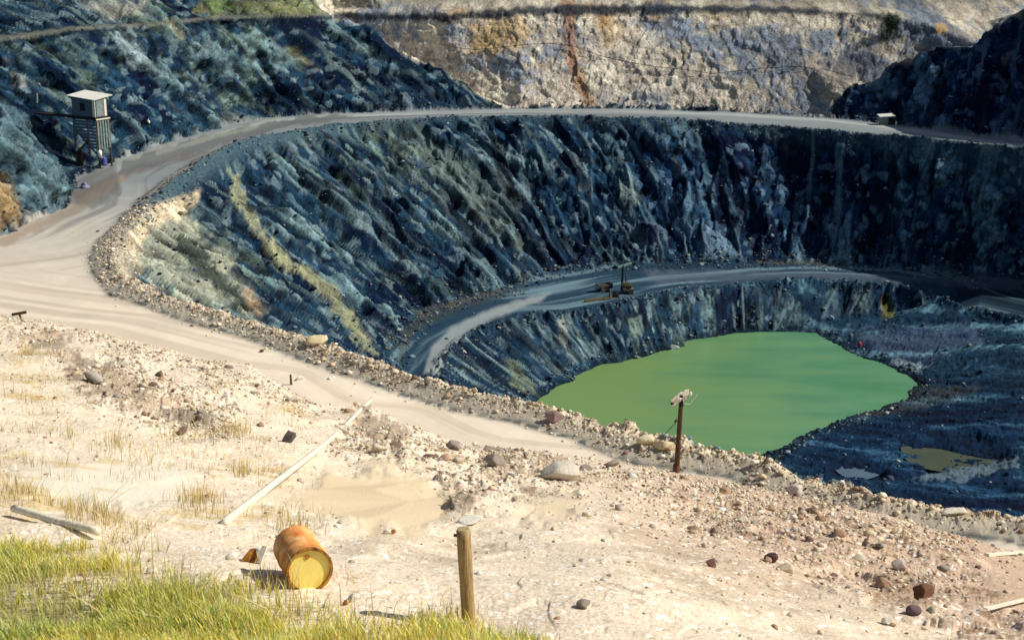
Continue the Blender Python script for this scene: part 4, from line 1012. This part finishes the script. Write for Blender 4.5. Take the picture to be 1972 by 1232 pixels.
# ------------------------------------------------------------------ grass
def blades(name, n, wt, hmin, hmax, wd_, cs, ws, label, lean_=.35, clump=.0):
    p, i = sample(wt, n)
    H = RNG.uniform(hmin, hmax, n)*(.6+.5*(vnoise(p[:, 0]*1.2, p[:, 1]*1.2, s=400)+1)/1.)
    a = RNG.uniform(0, 2*math.pi, n); d = np.stack([np.cos(a), np.sin(a)], 1)
    wv_ = np.stack([-np.sin(a+RNG.uniform(-.8,.8,n)), np.cos(a), np.zeros(n)], 1)*(wd_*RNG.uniform(.6, 1.4, n))[:, None]
    lean = RNG.uniform(.05, lean_, n)*H
    lv = []
    for t_, wf in ((0, 1), (.4, .85), (.75, .55)):
        c = np.stack([p[:, 0]+d[:, 0]*lean*t_**2*1.6, p[:, 1]+d[:, 1]*lean*t_**2*1.6, p[:, 2]-.02+H*t_*(1-.18*t_*t_)], 1)
        lv += [c-wv_*wf/2, c+wv_*wf/2]
    lv.append(np.stack([p[:, 0]+d[:, 0]*lean*1.6, p[:, 1]+d[:, 1]*lean*1.6, p[:, 2]-.02+H*.86], 1))
    v = np.stack(lv, 1); tri = np.array([(0,1,3),(0,3,2),(2,3,5),(2,5,4),(4,5,6)])
    f = (tri[None]+(np.arange(n)*7)[:, None, None]).reshape(-1, 3)
    pn = vnoise(p[:, 0]*.8, p[:, 1]*.8, s=401)
    c = palette(n, cs, ws); green = C(140,182,96)
    kq = np.clip(.5-pn*1.2, 0, 1)[:, None]*.42; 
    if len(cs) > 3: kq = kq*np.clip(1.1-proj(p[:, 0], p[:, 1], p[:, 2])[0]/520, 0, 1)[:, None]; c = c*(1-kq)+green*kq
    cc = np.repeat(np.concatenate([c, np.ones((n, 1))], 1)[:, None], 7, 1); cc[:, :2, :3] *= .6; cc[:, 2:4, :3] *= .9
    return tag(mesh_np(name, v.reshape(-1, 3), f, 3, M_grass, cc.reshape(-1, 4)), label, 'grass', kind='stuff')
m, t, b = nt('grass_blade'); L = t.links.new
at_ = node(t, 'ShaderNodeAttribute', attribute_name='Col'); L(at_.outputs['Color'], b.inputs['Base Color']); b.inputs['Roughness'].default_value = .6; b.inputs['Specular IOR Level'].default_value = .2
tr = node(t, 'ShaderNodeBsdfTranslucent'); L(at_.outputs['Color'], tr.inputs['Color']); ms = node(t, 'ShaderNodeMixShader'); ms.inputs[0].default_value = .35
L(b.outputs[0], ms.inputs[1]); L(tr.outputs[0], ms.inputs[2]); L(ms.outputs[0], t.nodes['Material Output'].inputs['Surface'])
M_grass = m
gm = gsoil*inside
blades('green_grass', 33000, gm*(.06+np.clip(vnoise(x*1.3, y*1.3, s=402)+.35+.4*ss(700, 0, PX), 0, 2)**1.6)*(.35+.65*ss(1000, 300, PX))*(.3+.7*ss(-20, 60, PY-(1050+.17*PX))), .09, .27, .014, [(244,226,100),(220,220,104),(244,226,150),(160,200,124),(248,234,186)], [5,4,3,1.4,1.8], 'dense yellow green grass growing along the bottom left of the slope')
tuft = (dry*.10+pm([(-40,940),(120,930),(340,1040),(520,1100),(900,1190),(1100,1232),(-40,1232)], 30, 40, 301)*.4)*F0*(vnoise(x*1.2, y*1.2, s=403) > .15)
blades('dry_grass', 3000, tuft*inside*(1-gsoil*.6), .10, .34, .009, [(226,204,146),(214,188,120),(190,182,104)], [3,2,1], 'sparse straw coloured dry grass on the pale ground above the green grass', lean_=.5)
clumps = 0
for cx_, cy_, r_ in ((468,915,14),(452,742,8),(455,830,22),(380,965,34),(50,680,10),(560,1020,40),(20,960,40),(170,1010,40),(150,840,18),(225,860,14),(540,1140,40),(500,1120,30)):
    clumps = clumps+np.exp(-(((PX-cx_)/r_)**2+((PY-cy_)/(r_*.5))**2))
blades('dry_grass', 1300, clumps*F0*inside, .12, .40, .010, [(222,194,122),(206,180,108),(176,170,92)], [3,2,1], 'small straw coloured clumps of dry grass around the fallen poles and drum', lean_=.3)
blades('tall_grass', 420, (gm*.3+tuft)*inside*ss(900, 200, PX), .35, .62, .012, [(226,200,120),(210,190,96),(236,214,150)], [1,1,1], 'a few tall straw coloured stems rising out of the green grass', lean_=.9)
# bush on the pale face
for cx_, cy_, r_, h_, lab in ((1714, 66, 16, 40, 'dark green bush growing high on the pale rock face'),):
    g = hit(cx_, cy_); k0 = mpp(g); bu = empty('bush', g); tag(bu, lab, 'bush')
    n = 1400; a = RNG.normal(size=(n, 3)); a /= np.linalg.norm(a, axis=1, keepdims=True); rr = RNG.uniform(.5, 1, n)[:, None]
    c = a*rr*np.array([r_*k0, r_*k0*.8, h_*k0/2])*(1+.3*np.sin(a[:, :1]*7+a[:, 2:]*5))+[0, -.3, h_*k0/2]
    e1_ = RNG.normal(size=(n, 3)); e1_ /= np.linalg.norm(e1_, axis=1, keepdims=True); e2_ = np.cross(e1_, a)
    v = np.stack([c-e1_*.09, c+e2_*.06, c+e1_*.09, c-e2_*.06], 1).reshape(-1, 3)
    cc = np.repeat(np.concatenate([palette(n, [(34,54,40),(54,76,48),(24,38,36)], [2,1,2]), np.ones((n, 1))], 1)[:, None], 4, 1).reshape(-1, 4)
    o = mesh_np('foliage', v, np.arange(n*4).reshape(-1, 4), 4, M_grass, cc); o.parent = bu
    bm = bmesh.new()
    for s0 in (-1, 0, 1): cyl(bm, (s0*.05, 0, -.2), (s0*.4, -.2, h_*k0*.6), .05, .02, 6)
    obj('stem', bm, M_dwood, bu)
# ------------------------------------------------------------------ pond
m, t, b = nt('murky_green_water'); L = t.links.new
tc = node(t, 'ShaderNodeTexCoord'); n1 = node(t, 'ShaderNodeTexNoise'); n1.inputs['Scale'].default_value = .12; n1.inputs['Detail'].default_value = 4
mp = node(t, 'ShaderNodeMapping'); mp.inputs['Scale'].default_value = (1, 2.6, 1); mp.inputs['Rotation'].default_value = (0, 0, .5)
L(tc.outputs['Object'], mp.inputs['Vector']); L(mp.outputs[0], n1.inputs['Vector'])
cr = node(t, 'ShaderNodeValToRGB'); cr.color_ramp.elements[0].position = .35; cr.color_ramp.elements[1].position = .7
cr.color_ramp.elements[0].color = (*[float(v) for v in C(82,132,96)], 1); cr.color_ramp.elements[1].color = (*[float(v) for v in C(98,147,110)], 1)
L(n1.outputs['Fac'], cr.inputs[0])
sx = node(t, 'ShaderNodeSeparateXYZ'); L(tc.outputs['Object'], sx.inputs[0])
g1 = node(t, 'ShaderNodeMath', operation='MULTIPLY_ADD'); g1.inputs[1].default_value = -.06; g1.inputs[2].default_value = 1.5; L(sx.outputs['X'], g1.inputs[0])
g2 = node(t, 'ShaderNodeMath', operation='MULTIPLY_ADD'); g2.inputs[1].default_value = 1.6; g2.inputs[2].default_value = -.8; L(n1.outputs['Fac'], g2.inputs[0])
g3 = node(t, 'ShaderNodeMath', operation='ADD', use_clamp=True); L(g1.outputs[0], g3.inputs[0]); L(g2.outputs[0], g3.inputs[1])
mm = node(t, 'ShaderNodeMix', data_type='RGBA'); L(g3.outputs[0], mm.inputs[0]); L(cr.outputs[0], mm.inputs[6]); mm.inputs[7].default_value = (*[float(v) for v in C(112,142,82)], 1)
L(mm.outputs[2], b.inputs['Base Color'])
n2 = node(t, 'ShaderNodeTexNoise'); n2.inputs['Scale'].default_value = 3.; n2.inputs['Detail'].default_value = 3; L(tc.outputs['Object'], n2.inputs['Vector'])
bp = node(t, 'ShaderNodeBump'); bp.inputs['Strength'].default_value = .15; bp.inputs['Distance'].default_value = .05
L(n2.outputs['Fac'], bp.inputs['Height']); L(bp.outputs[0], b.inputs['Normal'])
b.inputs['Roughness'].default_value = .24; b.inputs['Specular IOR Level'].default_value = .2
M_water = m
pw = [(p[0], p[1]) for p in shore]
cx = sum(p[0] for p in pw)/len(pw); cy = sum(p[1] for p in pw)/len(pw)
wv = np.array([(cx, cy, 0)]+[(cx+(a-cx)*1.05, cy+(b_-cy)*1.05, 0) for a, b_ in pw])
n_ = len(pw)
wo = mesh_np('pond_water', wv, [(0, 1+i, 1+(i+1) % n_) for i in range(n_)], 3, M_water)
wo['kind'] = 'structure'

# ------------------------------------------------------------------ light, sky, camera
w = bpy.data.worlds.new('World'); scene.world = w; w.use_nodes = True
t = w.node_tree; bg = t.nodes['Background']
sky = t.nodes.new('ShaderNodeTexSky'); sky.sky_type = 'NISHITA'; sky.sun_disc = False
SE, SA = math.radians(42), math.radians(88)      # azimuth clockwise from +Y
sky.sun_elevation = SE; sky.sun_rotation = SA
t.links.new(sky.outputs[0], bg.inputs[0]); bg.inputs[1].default_value = .07
sd = bpy.data.lights.new('sun', 'SUN'); sd.energy = 5.0; sd.angle = math.radians(.5); sd.color = (1, .95, .85)
so = bpy.data.objects.new('sun', sd); COL.objects.link(so)
dirv = Vector((math.sin(SA)*math.cos(SE), math.cos(SA)*math.cos(SE), math.sin(SE)))
so.rotation_euler = dirv.to_track_quat('Z', 'Y').to_euler(); so.location = (0, 60, 90)
cd = bpy.data.cameras.new('camera'); cam = bpy.data.objects.new('camera', cd); COL.objects.link(cam)
cam.location = (0, 0, EYE); cam.rotation_euler = (math.radians(75), 0, 0)
cd.sensor_fit = 'HORIZONTAL'; cd.sensor_width = 36; cd.lens = 36*F/1972; cd.clip_start = .1; cd.clip_end = 2000
scene.camera = cam
scene.view_settings.view_transform = 'Standard'; scene.view_settings.look = 'None'; scene.view_settings.exposure = 0
scene.cycles.max_bounces = 5
scene.cycles.pixel_filter_type = 'BLACKMAN_HARRIS'; scene.cycles.filter_width = 1.6
